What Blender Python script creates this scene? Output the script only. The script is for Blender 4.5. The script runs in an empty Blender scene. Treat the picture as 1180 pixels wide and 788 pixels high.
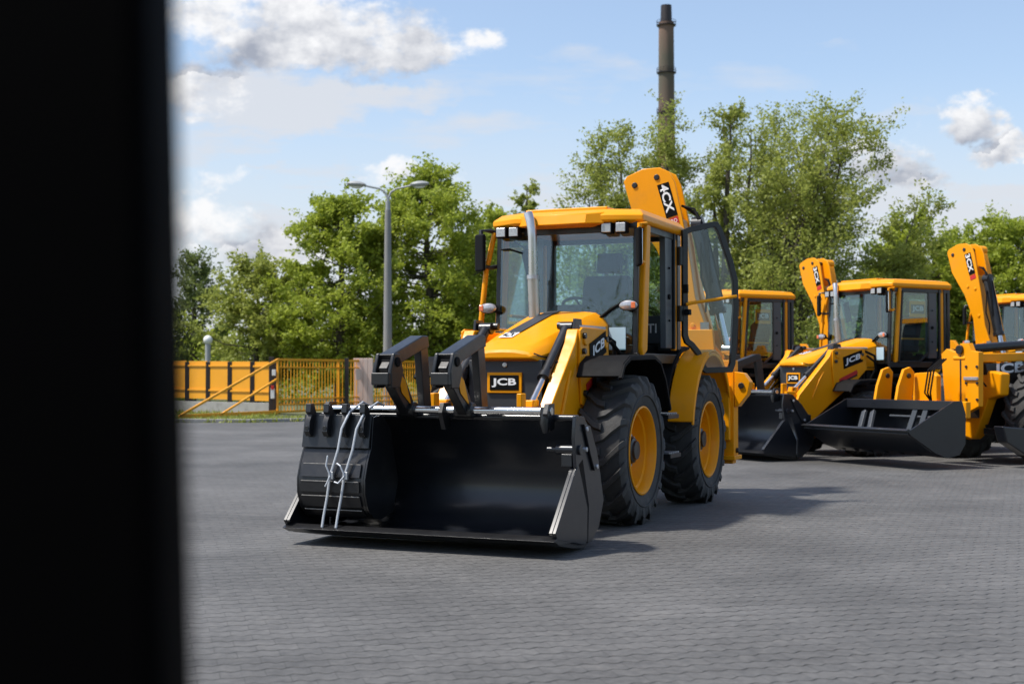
import bpy, bmesh, math, random
from math import sin, cos, pi, radians, atan, atan2, sqrt
from mathutils import Vector, Matrix, noise as mnoise

sc = bpy.context.scene
col = sc.collection
random.seed(7)

# ------------------------------------------------------------------ materials
MAT = {}
def nodes_of(m):
    m.use_nodes = True
    nt = m.node_tree
    nt.nodes.clear()
    out = nt.nodes.new('ShaderNodeOutputMaterial')
    return nt, out

def P(name, c, rough=.5, metal=0., coat=0., bump=0., bscale=60., var=.12, vscale=3., rvar=.12, spec=.5, dirt=None, dscale=2.2):
    """principled with procedural wear: colour patches, roughness patches, fine bump"""
    m = bpy.data.materials.new(name); MAT[name] = m
    nt, out = nodes_of(m); N = nt.nodes; L = nt.links
    b = N.new('ShaderNodeBsdfPrincipled'); L.new(b.outputs[0], out.inputs[0])
    b.inputs['Metallic'].default_value = metal
    b.inputs['Coat Weight'].default_value = coat
    b.inputs['Coat Roughness'].default_value = .12
    b.inputs['Specular IOR Level'].default_value = spec
    tc = N.new('ShaderNodeTexCoord')
    n1 = N.new('ShaderNodeTexNoise'); n1.inputs['Scale'].default_value = vscale; n1.inputs['Detail'].default_value = 6
    L.new(tc.outputs['Object'], n1.inputs['Vector'])
    mx = N.new('ShaderNodeMix'); mx.data_type = 'RGBA'
    mx.inputs[6].default_value = (c[0]*(1-var), c[1]*(1-var), c[2]*(1-var), 1)
    mx.inputs[7].default_value = (min(1, c[0]*(1+var)), min(1, c[1]*(1+var)), min(1, c[2]*(1+var)), 1)
    L.new(n1.outputs['Fac'], mx.inputs[0])
    src = mx.outputs[2]
    if dirt:
        n3 = N.new('ShaderNodeTexNoise'); n3.inputs['Scale'].default_value = dscale; n3.inputs['Detail'].default_value = 9
        n3.inputs['Roughness'].default_value = .68
        L.new(tc.outputs['Object'], n3.inputs['Vector'])
        r3 = N.new('ShaderNodeMapRange'); r3.inputs[1].default_value = .54; r3.inputs[2].default_value = .74
        r3.inputs[4].default_value = dirt[3]
        L.new(n3.outputs['Fac'], r3.inputs[0])
        m3 = N.new('ShaderNodeMix'); m3.data_type = 'RGBA'
        L.new(r3.outputs[0], m3.inputs[0]); L.new(src, m3.inputs[6])
        m3.inputs[7].default_value = (dirt[0], dirt[1], dirt[2], 1)
        src = m3.outputs[2]
    L.new(src, b.inputs['Base Color'])
    mr = N.new('ShaderNodeMapRange'); mr.inputs[3].default_value = max(.03, rough-rvar); mr.inputs[4].default_value = min(1, rough+rvar)
    n2 = N.new('ShaderNodeTexNoise'); n2.inputs['Scale'].default_value = vscale*4; n2.inputs['Detail'].default_value = 5
    L.new(tc.outputs['Object'], n2.inputs['Vector'])
    L.new(n2.outputs['Fac'], mr.inputs[0]); L.new(mr.outputs[0], b.inputs['Roughness'])
    if bump:
        nb = N.new('ShaderNodeTexNoise'); nb.inputs['Scale'].default_value = bscale; nb.inputs['Detail'].default_value = 4
        L.new(tc.outputs['Object'], nb.inputs['Vector'])
        bp = N.new('ShaderNodeBump'); bp.inputs['Strength'].default_value = bump; bp.inputs['Distance'].default_value = .01
        L.new(nb.outputs['Fac'], bp.inputs['Height']); L.new(bp.outputs[0], b.inputs['Normal'])
    return m

YEL = P('yellow_paint', (.86, .325, .001), .40, coat=.06, spec=.2, bump=.03, bscale=25, var=.05, dirt=(.5, .24, .05, .3))
BLK = P('black_paint', (.010, .010, .011), .38, coat=.08, bump=.08, bscale=30, var=.25, dirt=(.05, .046, .042, .5))
BLKM = P('black_plastic', (.007, .007, .0075), .68, bump=.12, bscale=90, var=.2, spec=.12)
DEC = P('decal_black', (.006, .006, .006), .6, var=.1, spec=.08)
SHV = P('shovel_paint', (.011, .0125, .0165), .3, coat=.15, bump=.03, bscale=7, var=.15, rvar=.06, dirt=(.035, .033, .03, .3), dscale=1.2)
GRY = P('charcoal_plastic', (.035, .037, .041), .5, bump=.05, bscale=80, var=.12)
DGRY = P('dark_grey_paint', (.055, .06, .068), .42, coat=.1, var=.1)
RUB = P('tyre_rubber', (.036, .035, .034), .72, bump=.25, bscale=70, var=.35, vscale=7, dirt=(.09, .083, .075, .75), dscale=6)
GLINT = P('edge_glint', (.2, .19, .18), .45, metal=.4, var=.7, vscale=30)  # pale tone that paints highlights along the bucket rib edges
CHR = P('polished_steel', (.62, .62, .62), .22, metal=1, var=.1, bump=.03)
GALV = P('zinc_steel', (.5, .51, .53), .4, metal=.8, var=.2, vscale=20)
SLV = P('bright_exhaust_steel', (.6, .58, .56), .3, metal=.9, var=.1)
WHT = P('white_lettering', (.8, .8, .79), .5, var=.03)
RED = P('red_sticker', (.55, .02, .015), .4, var=.05)
SEAT = P('seat_fabric', (.03, .032, .036), .8, bump=.3, bscale=200)
STICK = P('pale_blue_sticker', (.45, .6, .68), .5, var=.05)
LAMPW = P('lamp_lens', (.42, .42, .43), .2, coat=.5, var=.45, vscale=45, metal=.4)
AMB = P('amber_lens', (.75, .16, .05), .15, coat=.6, var=.1)
STRAP = P('strap_webbing', (.55, .57, .6), .45, bump=.2, bscale=150, metal=.3)
CONC = P('concrete', (.3, .29, .27), .9, bump=.4, bscale=20, var=.25, dirt=(.16, .15, .13, .7))
POLE = P('pole_concrete', (.24, .235, .225), .9, bump=.3, bscale=20, var=.2, vscale=2)
FNCY = P('fence_paint', (.78, .33, .008), .5, bump=.05, var=.08, vscale=1.5, dirt=(.5, .2, .02, .3))
FNCB = P('fence_post_paint', (.022, .014, .014), .5, var=.2)
PINK = P('pinkish_boards', (.72, .54, .46), .7, var=.12, bump=.1)
LMPG = P('lamp_grey', (.33, .34, .34), .45, var=.1)
GLOBE = P('white_globe', (.75, .75, .72), .25, var=.04)
POST = P('near_black_frame', (.0016, .0014, .0014), .7, var=.2, spec=.02)
BARK = P('bark', (.085, .07, .055), .9, bump=.6, bscale=12, var=.35, vscale=3)
MIRR = P('mirror_glass', (.8, .82, .84), .04, metal=1, var=.02, rvar=.01)

def glass_mat(name, tint, refl=1.0):
    m = bpy.data.materials.new(name); nt, out = nodes_of(m); N = nt.nodes; L = nt.links
    t = N.new('ShaderNodeBsdfTransparent'); t.inputs[0].default_value = (*tint, 1)
    g = N.new('ShaderNodeBsdfGlossy'); g.inputs['Roughness'].default_value = .02
    f = N.new('ShaderNodeLayerWeight'); pw = N.new('ShaderNodeMath'); pw.operation = 'POWER'; pw.inputs[1].default_value = 4.2
    L.new(f.outputs['Facing'], pw.inputs[0]); fs = N.new('ShaderNodeMath'); fs.operation = 'MULTIPLY_ADD'; fs.inputs[1].default_value = .9; fs.inputs[2].default_value = .05; L.new(pw.outputs[0], fs.inputs[0])
    f.inputs[0].default_value = .5
    tc = N.new('ShaderNodeTexCoord'); nz = N.new('ShaderNodeTexNoise'); nz.inputs['Scale'].default_value = 1.6; nz.inputs['Detail'].default_value = 1
    L.new(tc.outputs['Object'], nz.inputs['Vector'])
    bp = N.new('ShaderNodeBump'); bp.inputs['Strength'].default_value = .12; bp.inputs['Distance'].default_value = .02
    L.new(nz.outputs['Fac'], bp.inputs['Height']); L.new(bp.outputs[0], g.inputs['Normal'])
    mu = N.new('ShaderNodeMath'); mu.operation = 'MULTIPLY'; mu.inputs[1].default_value = refl; mu.use_clamp = True
    L.new(fs.outputs[0], mu.inputs[0])
    mx = N.new('ShaderNodeMixShader'); L.new(mu.outputs[0], mx.inputs[0]); L.new(t.outputs[0], mx.inputs[1]); L.new(g.outputs[0], mx.inputs[2])
    L.new(mx.outputs[0], out.inputs[0]); return m
GLS = glass_mat('tinted_glass', (.80, .91, .93), 1.7)
GLD = glass_mat('door_glass', (.86, .93, .94), 1.0)

def brickwork_mat():
    m = bpy.data.materials.new('chimney_brick'); nt, out = nodes_of(m); N = nt.nodes; L = nt.links
    b = N.new('ShaderNodeBsdfPrincipled'); b.inputs['Roughness'].default_value = .9; L.new(b.outputs[0], out.inputs[0])
    tc = N.new('ShaderNodeTexCoord')
    sep = N.new('ShaderNodeSeparateXYZ'); L.new(tc.outputs['Object'], sep.inputs[0])
    mp = N.new('ShaderNodeMapping'); mp.inputs['Scale'].default_value = (.5, .5, .12); L.new(tc.outputs['Object'], mp.inputs[0])
    n = N.new('ShaderNodeTexNoise'); n.inputs['Scale'].default_value = 1; n.inputs['Detail'].default_value = 7; L.new(mp.outputs[0], n.inputs['Vector'])
    ad = N.new('ShaderNodeMath'); ad.operation = 'MULTIPLY_ADD'; ad.inputs[1].default_value = 22; L.new(n.outputs['Fac'], ad.inputs[0]); L.new(sep.outputs[2], ad.inputs[2])
    r = N.new('ShaderNodeMapRange'); r.inputs[1].default_value = 0; r.inputs[2].default_value = 100; L.new(ad.outputs[0], r.inputs[0])
    cr = N.new('ShaderNodeValToRGB'); L.new(r.outputs[0], cr.inputs[0])
    e = cr.color_ramp.elements
    e[0].position = .3; e[0].color = (.22, .10, .075, 1); e[1].position = .97; e[1].color = (.035, .03, .028, 1)  # brick tones lightened so the colour carries the distance haze
    for p, c in ((.62, (.25, .12, .09, 1)), (.7, (.15, .10, .075, 1)), (.8, (.10, .09, .065, 1)), (.9, (.19, .12, .09, 1))):
        k = e.new(p); k.color = c
    L.new(cr.outputs[0], b.inputs['Base Color']); return m
CHIM = brickwork_mat()

def paving_mat():
    m = bpy.data.materials.new('block_paving'); nt, out = nodes_of(m); N = nt.nodes; L = nt.links
    b = N.new('ShaderNodeBsdfPrincipled'); L.new(b.outputs[0], out.inputs[0]); b.inputs['Specular IOR Level'].default_value = .35
    tc = N.new('ShaderNodeTexCoord')
    mp = N.new('ShaderNodeMapping'); mp.inputs['Rotation'].default_value = (0, 0, radians(-15)); L.new(tc.outputs['Object'], mp.inputs[0])
    # interlocking wavy-edged blocks: strong wavy bed joints, faint cross joints
    sp = N.new('ShaderNodeSeparateXYZ'); L.new(mp.outputs[0], sp.inputs[0])
    def M(op, a_, b_=None, c_=None, clamp=False):
        q = N.new('ShaderNodeMath'); q.operation = op; q.use_clamp = clamp
        for i, x in enumerate((a_, b_, c_)):
            if x is None: continue
            if isinstance(x, (int, float)): q.inputs[i].default_value = x
            else: L.new(x, q.inputs[i])
        return q.outputs[0]
    nz = N.new('ShaderNodeTexNoise'); nz.inputs['Scale'].default_value = 2.6; nz.inputs['Detail'].default_value = 4; L.new(mp.outputs[0], nz.inputs['Vector'])
    nw = N.new('ShaderNodeTexNoise'); nw.inputs['Scale'].default_value = 11; nw.inputs['Detail'].default_value = 3; L.new(mp.outputs[0], nw.inputs['Vector'])
    wav = M('MULTIPLY', M('SINE', M('MULTIPLY_ADD', nz.outputs['Fac'], 7.0, M('MULTIPLY', sp.outputs[0], 2*pi/.105))), .013)
    yw = M('ADD', M('ADD', sp.outputs[1], wav), M('ADD', M('MULTIPLY', nz.outputs['Fac'], .06), M('MULTIPLY', nw.outputs['Fac'], .022)))
    fr = M('FRACT', M('DIVIDE', yw, .145)); dist = M('MULTIPLY', M('MINIMUM', fr, M('SUBTRACT', 1.0, fr)), .145)
    jn = N.new('ShaderNodeTexNoise'); jn.inputs['Scale'].default_value = 3.5; jn.inputs['Detail'].default_value = 6; L.new(tc.outputs['Object'], jn.inputs['Vector'])
    wid = M('MULTIPLY', M('SUBTRACT', jn.outputs['Fac'], .22, None, True), .034)
    joint = M('SUBTRACT', 1.0, M('DIVIDE', dist, M('MAXIMUM', wid, .002)), None, True)
    cb = N.new('ShaderNodeCombineXYZ'); L.new(sp.outputs[0], cb.inputs[0]); L.new(yw, cb.inputs[1])
    br = N.new('ShaderNodeTexBrick'); br.inputs['Scale'].default_value = 1
    br.inputs['Brick Width'].default_value = .21; br.inputs['Row Height'].default_value = .145
    br.inputs['Mortar Size'].default_value = .003; br.inputs['Mortar Smooth'].default_value = .8; br.inputs['Bias'].default_value = 0
    br.inputs['Color1'].default_value = (.110, .107, .103, 1); br.inputs['Color2'].default_value = (.124, .120, .115, 1); br.inputs['Mortar'].default_value = (.062, .059, .055, 1)
    L.new(cb.outputs[0], br.inputs['Vector'])
    jm = N.new('ShaderNodeMix'); jm.data_type = 'RGBA'; L.new(M('MULTIPLY', joint, .85), jm.inputs[0]); L.new(br.outputs['Color'], jm.inputs[6]); jm.inputs[7].default_value = (.016, .015, .014, 1)
    # stains: broad patches, tyre scuffs, grit
    n1 = N.new('ShaderNodeTexNoise'); n1.inputs['Scale'].default_value = .35; n1.inputs['Detail'].default_value = 8; n1.inputs['Roughness'].default_value = .65
    L.new(tc.outputs['Object'], n1.inputs['Vector'])
    r1 = N.new('ShaderNodeMapRange'); r1.inputs[1].default_value = .3; r1.inputs[2].default_value = .7; r1.inputs[3].default_value = .62; r1.inputs[4].default_value = 1.28; L.new(n1.outputs['Fac'], r1.inputs[0])
    n2 = N.new('ShaderNodeTexNoise'); n2.inputs['Scale'].default_value = 16; n2.inputs['Detail'].default_value = 8; n2.inputs['Roughness'].default_value = .78
    L.new(tc.outputs['Object'], n2.inputs['Vector'])
    r2 = N.new('ShaderNodeMapRange'); r2.inputs[1].default_value = .3; r2.inputs[2].default_value = .7; r2.inputs[3].default_value = .6; r2.inputs[4].default_value = 1.35; L.new(n2.outputs['Fac'], r2.inputs[0])
    mu = N.new('ShaderNodeMath'); mu.operation = 'MULTIPLY'; L.new(r1.outputs[0], mu.inputs[0]); L.new(r2.outputs[0], mu.inputs[1])
    mm = N.new('ShaderNodeMix'); mm.data_type = 'RGBA'; mm.blend_type = 'MULTIPLY'; mm.inputs[0].default_value = 1
    L.new(jm.outputs[2], mm.inputs[6])
    cc = N.new('ShaderNodeCombineColor'); [L.new(mu.outputs[0], cc.inputs[i]) for i in range(3)]
    L.new(cc.outputs[0], mm.inputs[7])
    # oil spots, scuffs and sandy patches
    no = N.new('ShaderNodeTexNoise'); no.inputs['Scale'].default_value = 1.9; no.inputs['Detail'].default_value = 9; no.inputs['Roughness'].default_value = .72; no.inputs['Distortion'].default_value = .6
    L.new(tc.outputs['Object'], no.inputs['Vector'])
    ro = N.new('ShaderNodeMapRange'); ro.inputs[1].default_value = .60; ro.inputs[2].default_value = .74; ro.inputs[4].default_value = .6; L.new(no.outputs['Fac'], ro.inputs[0])
    mo = N.new('ShaderNodeMix'); mo.data_type = 'RGBA'; L.new(ro.outputs[0], mo.inputs[0]); L.new(mm.outputs[2], mo.inputs[6]); mo.inputs[7].default_value = (.035, .033, .031, 1)
    rs = N.new('ShaderNodeMapRange'); rs.inputs[1].default_value = .42; rs.inputs[2].default_value = .26; rs.inputs[4].default_value = .45; L.new(no.outputs['Fac'], rs.inputs[0])
    ms = N.new('ShaderNodeMix'); ms.data_type = 'RGBA'; L.new(rs.outputs[0], ms.inputs[0]); L.new(mo.outputs[2], ms.inputs[6]); ms.inputs[7].default_value = (.20, .19, .175, 1)
    tw = N.new('ShaderNodeMapping'); tw.inputs['Rotation'].default_value = (0, 0, radians(35)); tw.inputs['Scale'].default_value = (.16, 2.2, 1); L.new(tc.outputs['Object'], tw.inputs[0])
    tn = N.new('ShaderNodeTexNoise'); tn.inputs['Scale'].default_value = 1.3; tn.inputs['Detail'].default_value = 5; L.new(tw.outputs[0], tn.inputs['Vector'])
    tr_ = N.new('ShaderNodeMapRange'); tr_.inputs[1].default_value = .58; tr_.inputs[2].default_value = .72; tr_.inputs[4].default_value = .4; L.new(tn.outputs['Fac'], tr_.inputs[0])
    mt = N.new('ShaderNodeMix'); mt.data_type = 'RGBA'; L.new(tr_.outputs[0], mt.inputs[0]); L.new(ms.outputs[2], mt.inputs[6]); mt.inputs[7].default_value = (.05, .048, .046, 1)
    L.new(mt.outputs[2], b.inputs['Base Color'])
    rr = N.new('ShaderNodeMapRange'); rr.inputs[3].default_value = .55; rr.inputs[4].default_value = .85; L.new(n2.outputs['Fac'], rr.inputs[0]); L.new(rr.outputs[0], b.inputs['Roughness'])
    iv = N.new('ShaderNodeMath'); iv.operation = 'MULTIPLY_ADD'; iv.inputs[1].default_value = -1.; L.new(joint, iv.inputs[0])
    n4 = N.new('ShaderNodeMath'); n4.operation = 'MULTIPLY'; n4.inputs[1].default_value = .55; L.new(n2.outputs['Fac'], n4.inputs[0]); L.new(n4.outputs[0], iv.inputs[2])
    # each block sits a little higher or lower
    bp = N.new('ShaderNodeBump'); bp.inputs['Strength'].default_value = .9; bp.inputs['Distance'].default_value = .008; L.new(iv.outputs[0], bp.inputs['Height']); L.new(bp.outputs[0], b.inputs['Normal'])
    return m
PAVE = paving_mat()

def grass_mat():
    m = bpy.data.materials.new('grass_ground'); nt, out = nodes_of(m); N = nt.nodes; L = nt.links
    b = N.new('ShaderNodeBsdfPrincipled'); b.inputs['Roughness'].default_value = .95; L.new(b.outputs[0], out.inputs[0])
    tc = N.new('ShaderNodeTexCoord'); n = N.new('ShaderNodeTexNoise'); n.inputs['Scale'].default_value = .9; n.inputs['Detail'].default_value = 9
    L.new(tc.outputs['Object'], n.inputs['Vector'])
    cr = N.new('ShaderNodeValToRGB'); e = cr.color_ramp.elements
    e[0].position = .35; e[0].color = (.05, .075, .02, 1); e[1].position = .68; e[1].color = (.14, .14, .07, 1)
    L.new(n.outputs['Fac'], cr.inputs[0]); L.new(cr.outputs[0], b.inputs['Base Color']); return m
GRASS = grass_mat()

def leaf_mat(name, dark, light, scale=.9):
    m = bpy.data.materials.new(name); nt, out = nodes_of(m); N = nt.nodes; L = nt.links
    d = N.new('ShaderNodeBsdfPrincipled'); d.inputs['Roughness'].default_value = .5; d.inputs['Specular IOR Level'].default_value = .3
    t = N.new('ShaderNodeBsdfTranslucent'); mx = N.new('ShaderNodeMixShader'); mx.inputs[0].default_value = .5
    tc = N.new('ShaderNodeTexCoord')
    n = N.new('ShaderNodeTexNoise'); n.inputs['Scale'].default_value = scale; n.inputs['Detail'].default_value = 5; n.inputs['Roughness'].default_value = .7
    L.new(tc.outputs['Object'], n.inputs['Vector'])
    cr = N.new('ShaderNodeValToRGB'); e = cr.color_ramp.elements
    e[0].position = .3; e[0].color = (*dark, 1); e[1].position = .72; e[1].color = (*light, 1)
    L.new(n.outputs['Fac'], cr.inputs[0])
    L.new(cr.outputs[0], d.inputs['Base Color']); L.new(cr.outputs[0], t.inputs[0])
    L.new(d.outputs[0], mx.inputs[1]); L.new(t.outputs[0], mx.inputs[2]); L.new(mx.outputs[0], out.inputs[0]); return m
LEAF_A = leaf_mat('fresh_leaves', (.23, .29, .03), (.48, .54, .075))
LEAF_B = leaf_mat('olive_leaves', (.23, .27, .05), (.46, .49, .11))
LEAF_C = leaf_mat('deep_leaves', (.12, .16, .04), (.25, .30, .09))

# ------------------------------------------------------------------ mesh builder
class MB:
    def __init__(s): s.v = []; s.f = []; s.m = []; s.mats = []
    def _mi(s, mat):
        if mat is None: return 0
        if mat not in s.mats: s.mats.append(mat)
        return s.mats.index(mat)
    def add(s, vs, fs, mat=None):
        b = len(s.v); s.v += [tuple(p) for p in vs]; k = s._mi(mat)
        for f in fs: s.f.append([b+i for i in f]); s.m.append(k)
        return s
    def box(s, c, d, mat=None, rot=None):
        vs = [Vector((sx*d[0]/2, sy*d[1]/2, sz*d[2]/2)) for sx in (-1, 1) for sy in (-1, 1) for sz in (-1, 1)]
        if rot is not None: vs = [rot @ p for p in vs]
        vs = [p+Vector(c) for p in vs]
        return s.add(vs, [(0,1,3,2),(4,6,7,5),(0,4,5,1),(2,3,7,6),(0,2,6,4),(1,5,7,3)], mat)
    def prism(s, pts, ax, a0, a1, mat=None):
        def mk(p, a):
            return {'y': (p[0], a, p[1]), 'x': (a, p[0], p[1]), 'z': (p[0], p[1], a)}[ax]
        n = len(pts); vs = [mk(p, a0) for p in pts]+[mk(p, a1) for p in pts]
        fs = [list(range(n)), list(range(2*n-1, n-1, -1))]+[(i, i+n, (i+1) % n+n, (i+1) % n) for i in range(n)]
        return s.add(vs, fs, mat)
    def sheet(s, pts, ax, a0, a1, t, mat=None):
        """polyline thickened by t towards its left side, extruded"""
        off = []
        for i, p in enumerate(pts):
            q0 = pts[max(0, i-1)]; q1 = pts[min(len(pts)-1, i+1)]
            d = Vector((q1[0]-q0[0], q1[1]-q0[1])).normalized()
            off.append((p[0]-d.y*t, p[1]+d.x*t))
        return s.prism(list(pts)+off[::-1], ax, a0, a1, mat)
    def beam(s, p0, p1, w, h, mat=None, up=(0, 0, 1)):
        p0 = Vector(p0); p1 = Vector(p1); d = (p1-p0); l = d.length; d.normalize()
        u = Vector(up); sd = d.cross(u)
        if sd.length < 1e-4: sd = d.cross(Vector((1, 0, 0)))
        sd.normalize(); u = sd.cross(d)
        R = Matrix((d, sd, u)).transposed()
        return s.box((p0+p1)/2, (l, w, h), mat, R)
    def tube(s, pts, r, n=10, mat=None, caps=True):
        pts = [Vector(p) for p in pts]; rs = r if isinstance(r, (list, tuple)) else [r]*len(pts)
        rings = []; prev = None
        for i, p in enumerate(pts):
            d = (pts[min(i+1, len(pts)-1)]-pts[max(i-1, 0)]).normalized()
            if prev is None:
                a = Vector((0, 0, 1)) if abs(d.z) < .9 else Vector((1, 0, 0))
                u = d.cross(a).normalized()
            else:
                u = (prev-d*prev.dot(d)).normalized()
            prev = u; w = d.cross(u)
            rings.append([p+(u*cos(2*pi*k/n)+w*sin(2*pi*k/n))*rs[i] for k in range(n)])
        vs = [q for g in rings for q in g]; fs = []
        for i in range(len(pts)-1):
            for k in range(n): fs.append((i*n+k, i*n+(k+1) % n, (i+1)*n+(k+1) % n, (i+1)*n+k))
        if caps: fs += [list(range(n))[::-1], [(len(pts)-1)*n+k for k in range(n)]]
        return s.add(vs, fs, mat)
    def lathe(s, prof, n=40, ax='y', c=(0, 0, 0), mat=None, closed=False):
        vs = []; fs = []
        for a, r in prof:
            for k in range(n):
                t = 2*pi*k/n
                if ax == 'y': p = (c[0]+r*cos(t), c[1]+a, c[2]+r*sin(t))
                elif ax == 'x': p = (c[0]+a, c[1]+r*cos(t), c[2]+r*sin(t))
                else: p = (c[0]+r*cos(t), c[1]+r*sin(t), c[2]+a)
                vs.append(p)
        m = len(prof)
        for i in range(m if closed else m-1):
            j = (i+1) % m
            for k in range(n): fs.append((i*n+k, i*n+(k+1) % n, j*n+(k+1) % n, j*n+k))
        return s.add(vs, fs, mat)
    def mesh(s, name):
        me = bpy.data.meshes.new(name); me.from_pydata(s.v, [], s.f)
        for mt in s.mats: me.materials.append(mt)
        if len(s.mats) > 1: me.polygons.foreach_set('material_index', s.m)
        me.update(); return me

def obj(name, mb, mat=None, parent=None, bevel=.006, smooth=True, angle=38, recalc=True):
    me = mb.mesh(name) if isinstance(mb, MB) else mb
    if mat is not None and not me.materials: me.materials.append(mat)
    if recalc:
        bm = bmesh.new(); bm.from_mesh(me); bmesh.ops.recalc_face_normals(bm, faces=bm.faces); bm.to_mesh(me); bm.free()
    o = bpy.data.objects.new(name, me); col.objects.link(o); o.parent = parent
    if smooth:
        me.polygons.foreach_set('use_smooth', [True]*len(me.polygons))
        me.set_sharp_from_angle(angle=radians(angle))
    if bevel:
        b = o.modifiers.new('bevel', 'BEVEL'); b.width = bevel; b.segments = 2; b.limit_method = 'ANGLE'; b.angle_limit = radians(38)
        b.harden_normals = True; b.use_clamp_overlap = True
    return o

def pieces(name, mb, parent):
    """every connected tube of the builder becomes an object of its own"""
    par = list(range(len(mb.v)))
    def find(i):
        while par[i] != i: par[i] = par[par[i]]; i = par[i]
        return i
    for f in mb.f:
        for i in f[1:]: par[find(i)] = find(f[0])
    grp = {}
    for fi, f in enumerate(mb.f): grp.setdefault(find(f[0]), []).append(fi)
    for fl in grp.values():
        ids = sorted({i for fi in fl for i in mb.f[fi]}); mp = {i: k for k, i in enumerate(ids)}
        q = MB(); q.add([mb.v[i] for i in ids], [[mp[i] for i in mb.f[fi]] for fi in fl], mb.mats[mb.m[fl[0]]])
        obj(name, q, None, parent, bevel=0)
def empty(name, loc=(0, 0, 0), rz=0):
    o = bpy.data.objects.new(name, None); col.objects.link(o); o.location = loc; o.rotation_euler = (0, 0, rz); o.empty_display_size = .3
    return o
def tag(o, label=None, cat=None, group=None, kind=None):
    for k, v in (('label', label), ('category', cat), ('group', group), ('kind', kind)):
        if v: o[k] = v
    return o
def copy_tree(o, parent=None):
    c = o.copy(); col.objects.link(c); c.parent = parent
    for ch in list(o.children): copy_tree(ch, c)
    return c

def text_mesh(s, origin, right, up, w, h, bold=.02, shear=0., name='lettering'):
    """flat lettering filling a w x h rectangle centred on origin"""
    cu = bpy.data.curves.new('t', 'FONT'); cu.body = s; cu.offset = bold; cu.shear = shear; cu.resolution_u = 3; cu.space_character = 1.02
    to = bpy.data.objects.new('t', cu); col.objects.link(to)
    dg = bpy.context.evaluated_depsgraph_get(); dg.update()
    me = bpy.data.meshes.new_from_object(to.evaluated_get(dg)); me.name = name
    bpy.data.objects.remove(to); bpy.data.curves.remove(cu)
    xs = [v.co.x for v in me.vertices]; ys = [v.co.y for v in me.vertices]
    x0, x1, y0, y1 = min(xs), max(xs), min(ys), max(ys)
    r = Vector(right).normalized(); u = Vector(up).normalized(); o = Vector(origin)
    for v in me.vertices:
        a = ((v.co.x-x0)/(x1-x0)-.5)*w; b = ((v.co.y-y0)/(y1-y0)-.5)*h
        v.co = o+r*a+u*b
    return me
def letters(s, origin, right, up, w, h, mat, parent, bold=.02, shear=0., name='lettering'):
    return obj(name, text_mesh(s, origin, right, up, w, h, bold, shear, name), mat, parent, bevel=0, smooth=False, recalc=False)

# ------------------------------------------------------------------ tyres and wheels
def tyre_mb(R=.70, W=.44, rim=.40, nl=19):
    m = MB(); h = W/2
    prof = [(-h*.86, rim-.01), (-h*.98, rim+.06), (-h*1.04, rim+.14), (-h*1.0, R-.1), (-h*.88, R-.055), (-h*.5, R-.038), (0, R-.033),
            (h*.5, R-.038), (h*.88, R-.055), (h*1.0, R-.1), (h*1.04, rim+.14), (h*.98, rim+.06), (h*.86, rim-.01), (h*.7, rim-.015), (-h*.7, rim-.015)]
    m.lathe(prof, 72, mat=RUB, closed=True)
    # raised ring and moulding on the side wall
    for sg in (-1, 1):
        m.lathe([(sg*h*1.035, rim+.105), (sg*(h*1.035+.008), rim+.11), (sg*(h*1.035+.008), rim+.12), (sg*h*1.035, rim+.125)], 72, mat=RUB)
    for sg in (-1, 1):
        for k in range(nl):
            th0 = 2*pi*(k+(.5 if sg > 0 else 0))/nl
            path = [(-.025, R-.034, 0), (.05, R-.036, .035), (.085, R-.037, .075), (.12, R-.040, .125), (h*.86, R-.056, .235), (h*.985, R-.10, .30), (h*1.035, R-.165, .335)]
            top = [(-.025, R, 0), (.05, R, .035), (.085, R, .075), (.12, R-.001, .125), (h*.93, R-.008, .235), (h*1.06, R-.085, .30), (h*1.045, R-.165, .335)]
            wb = [.036, .036, .034, .033, .034, .036, .03]
            vs = []
            for (y, r, dt), (y2, r2, dt2), w in zip(path, top, wb):
                for rr, yy, ww in ((r-.01, y, w*1.25), (r2, y2, w*.8)):
                    for e in (-1, 1):
                        t = th0+dt+e*ww/rr
                        vs.append((rr*cos(t), sg*yy, rr*sin(t)))
            fs = []
            n = len(path)
            for i in range(n-1):
                a, b = i*4, (i+1)*4
                fs += [(a, a+2, b+2, b), (a+2, a+3, b+3, b+2), (a+3, a+1, b+1, b+3)]
            fs += [(0, 1, 3, 2), ((n-1)*4, (n-1)*4+2, (n-1)*4+3, (n-1)*4+1)]
            m.add(vs, fs, RUB)
    return m
def rim_mb(W=.44, rim=.40):
    m = MB(); h = W/2
    # outer side is +y
    prof = [(h*.80, rim+.006), (h*.95, rim+.012), (h*.97, rim-.002), (h*.9, rim-.018), (h*.55, rim-.03), (h*.5, rim-.055), (h*.1, rim-.075), (-.02, rim-.1),
            (.0, .26), (.035, .19), (.04, .10), (.04, .001)]
    m.lathe(prof, 60, mat=YEL)
    m.lathe([(-h*.95, rim+.012), (-h*.9, rim-.02), (-h*.2, rim-.07), (-.02, rim-.1)], 60, mat=YEL)
    return m
def hub_mb():
    m = MB()
    m.lathe([(.04, .165), (.075, .16), (.085, .125), (.12, .115), (.13, .09), (.15, .085), (.155, .001)], 32, mat=BLK)
    for k in range(10):
        t = 2*pi*k/10
        m.lathe([(.07, .001), (.07, .013), (.095, .012), (.095, .001)], 6, c=(.138*cos(t), 0, .138*sin(t)), mat=GALV)
    return m
TYRE = tyre_mb().mesh('tyre'); RIM = rim_mb().mesh('wheel'); HUB = hub_mb().mesh('hub')
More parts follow.
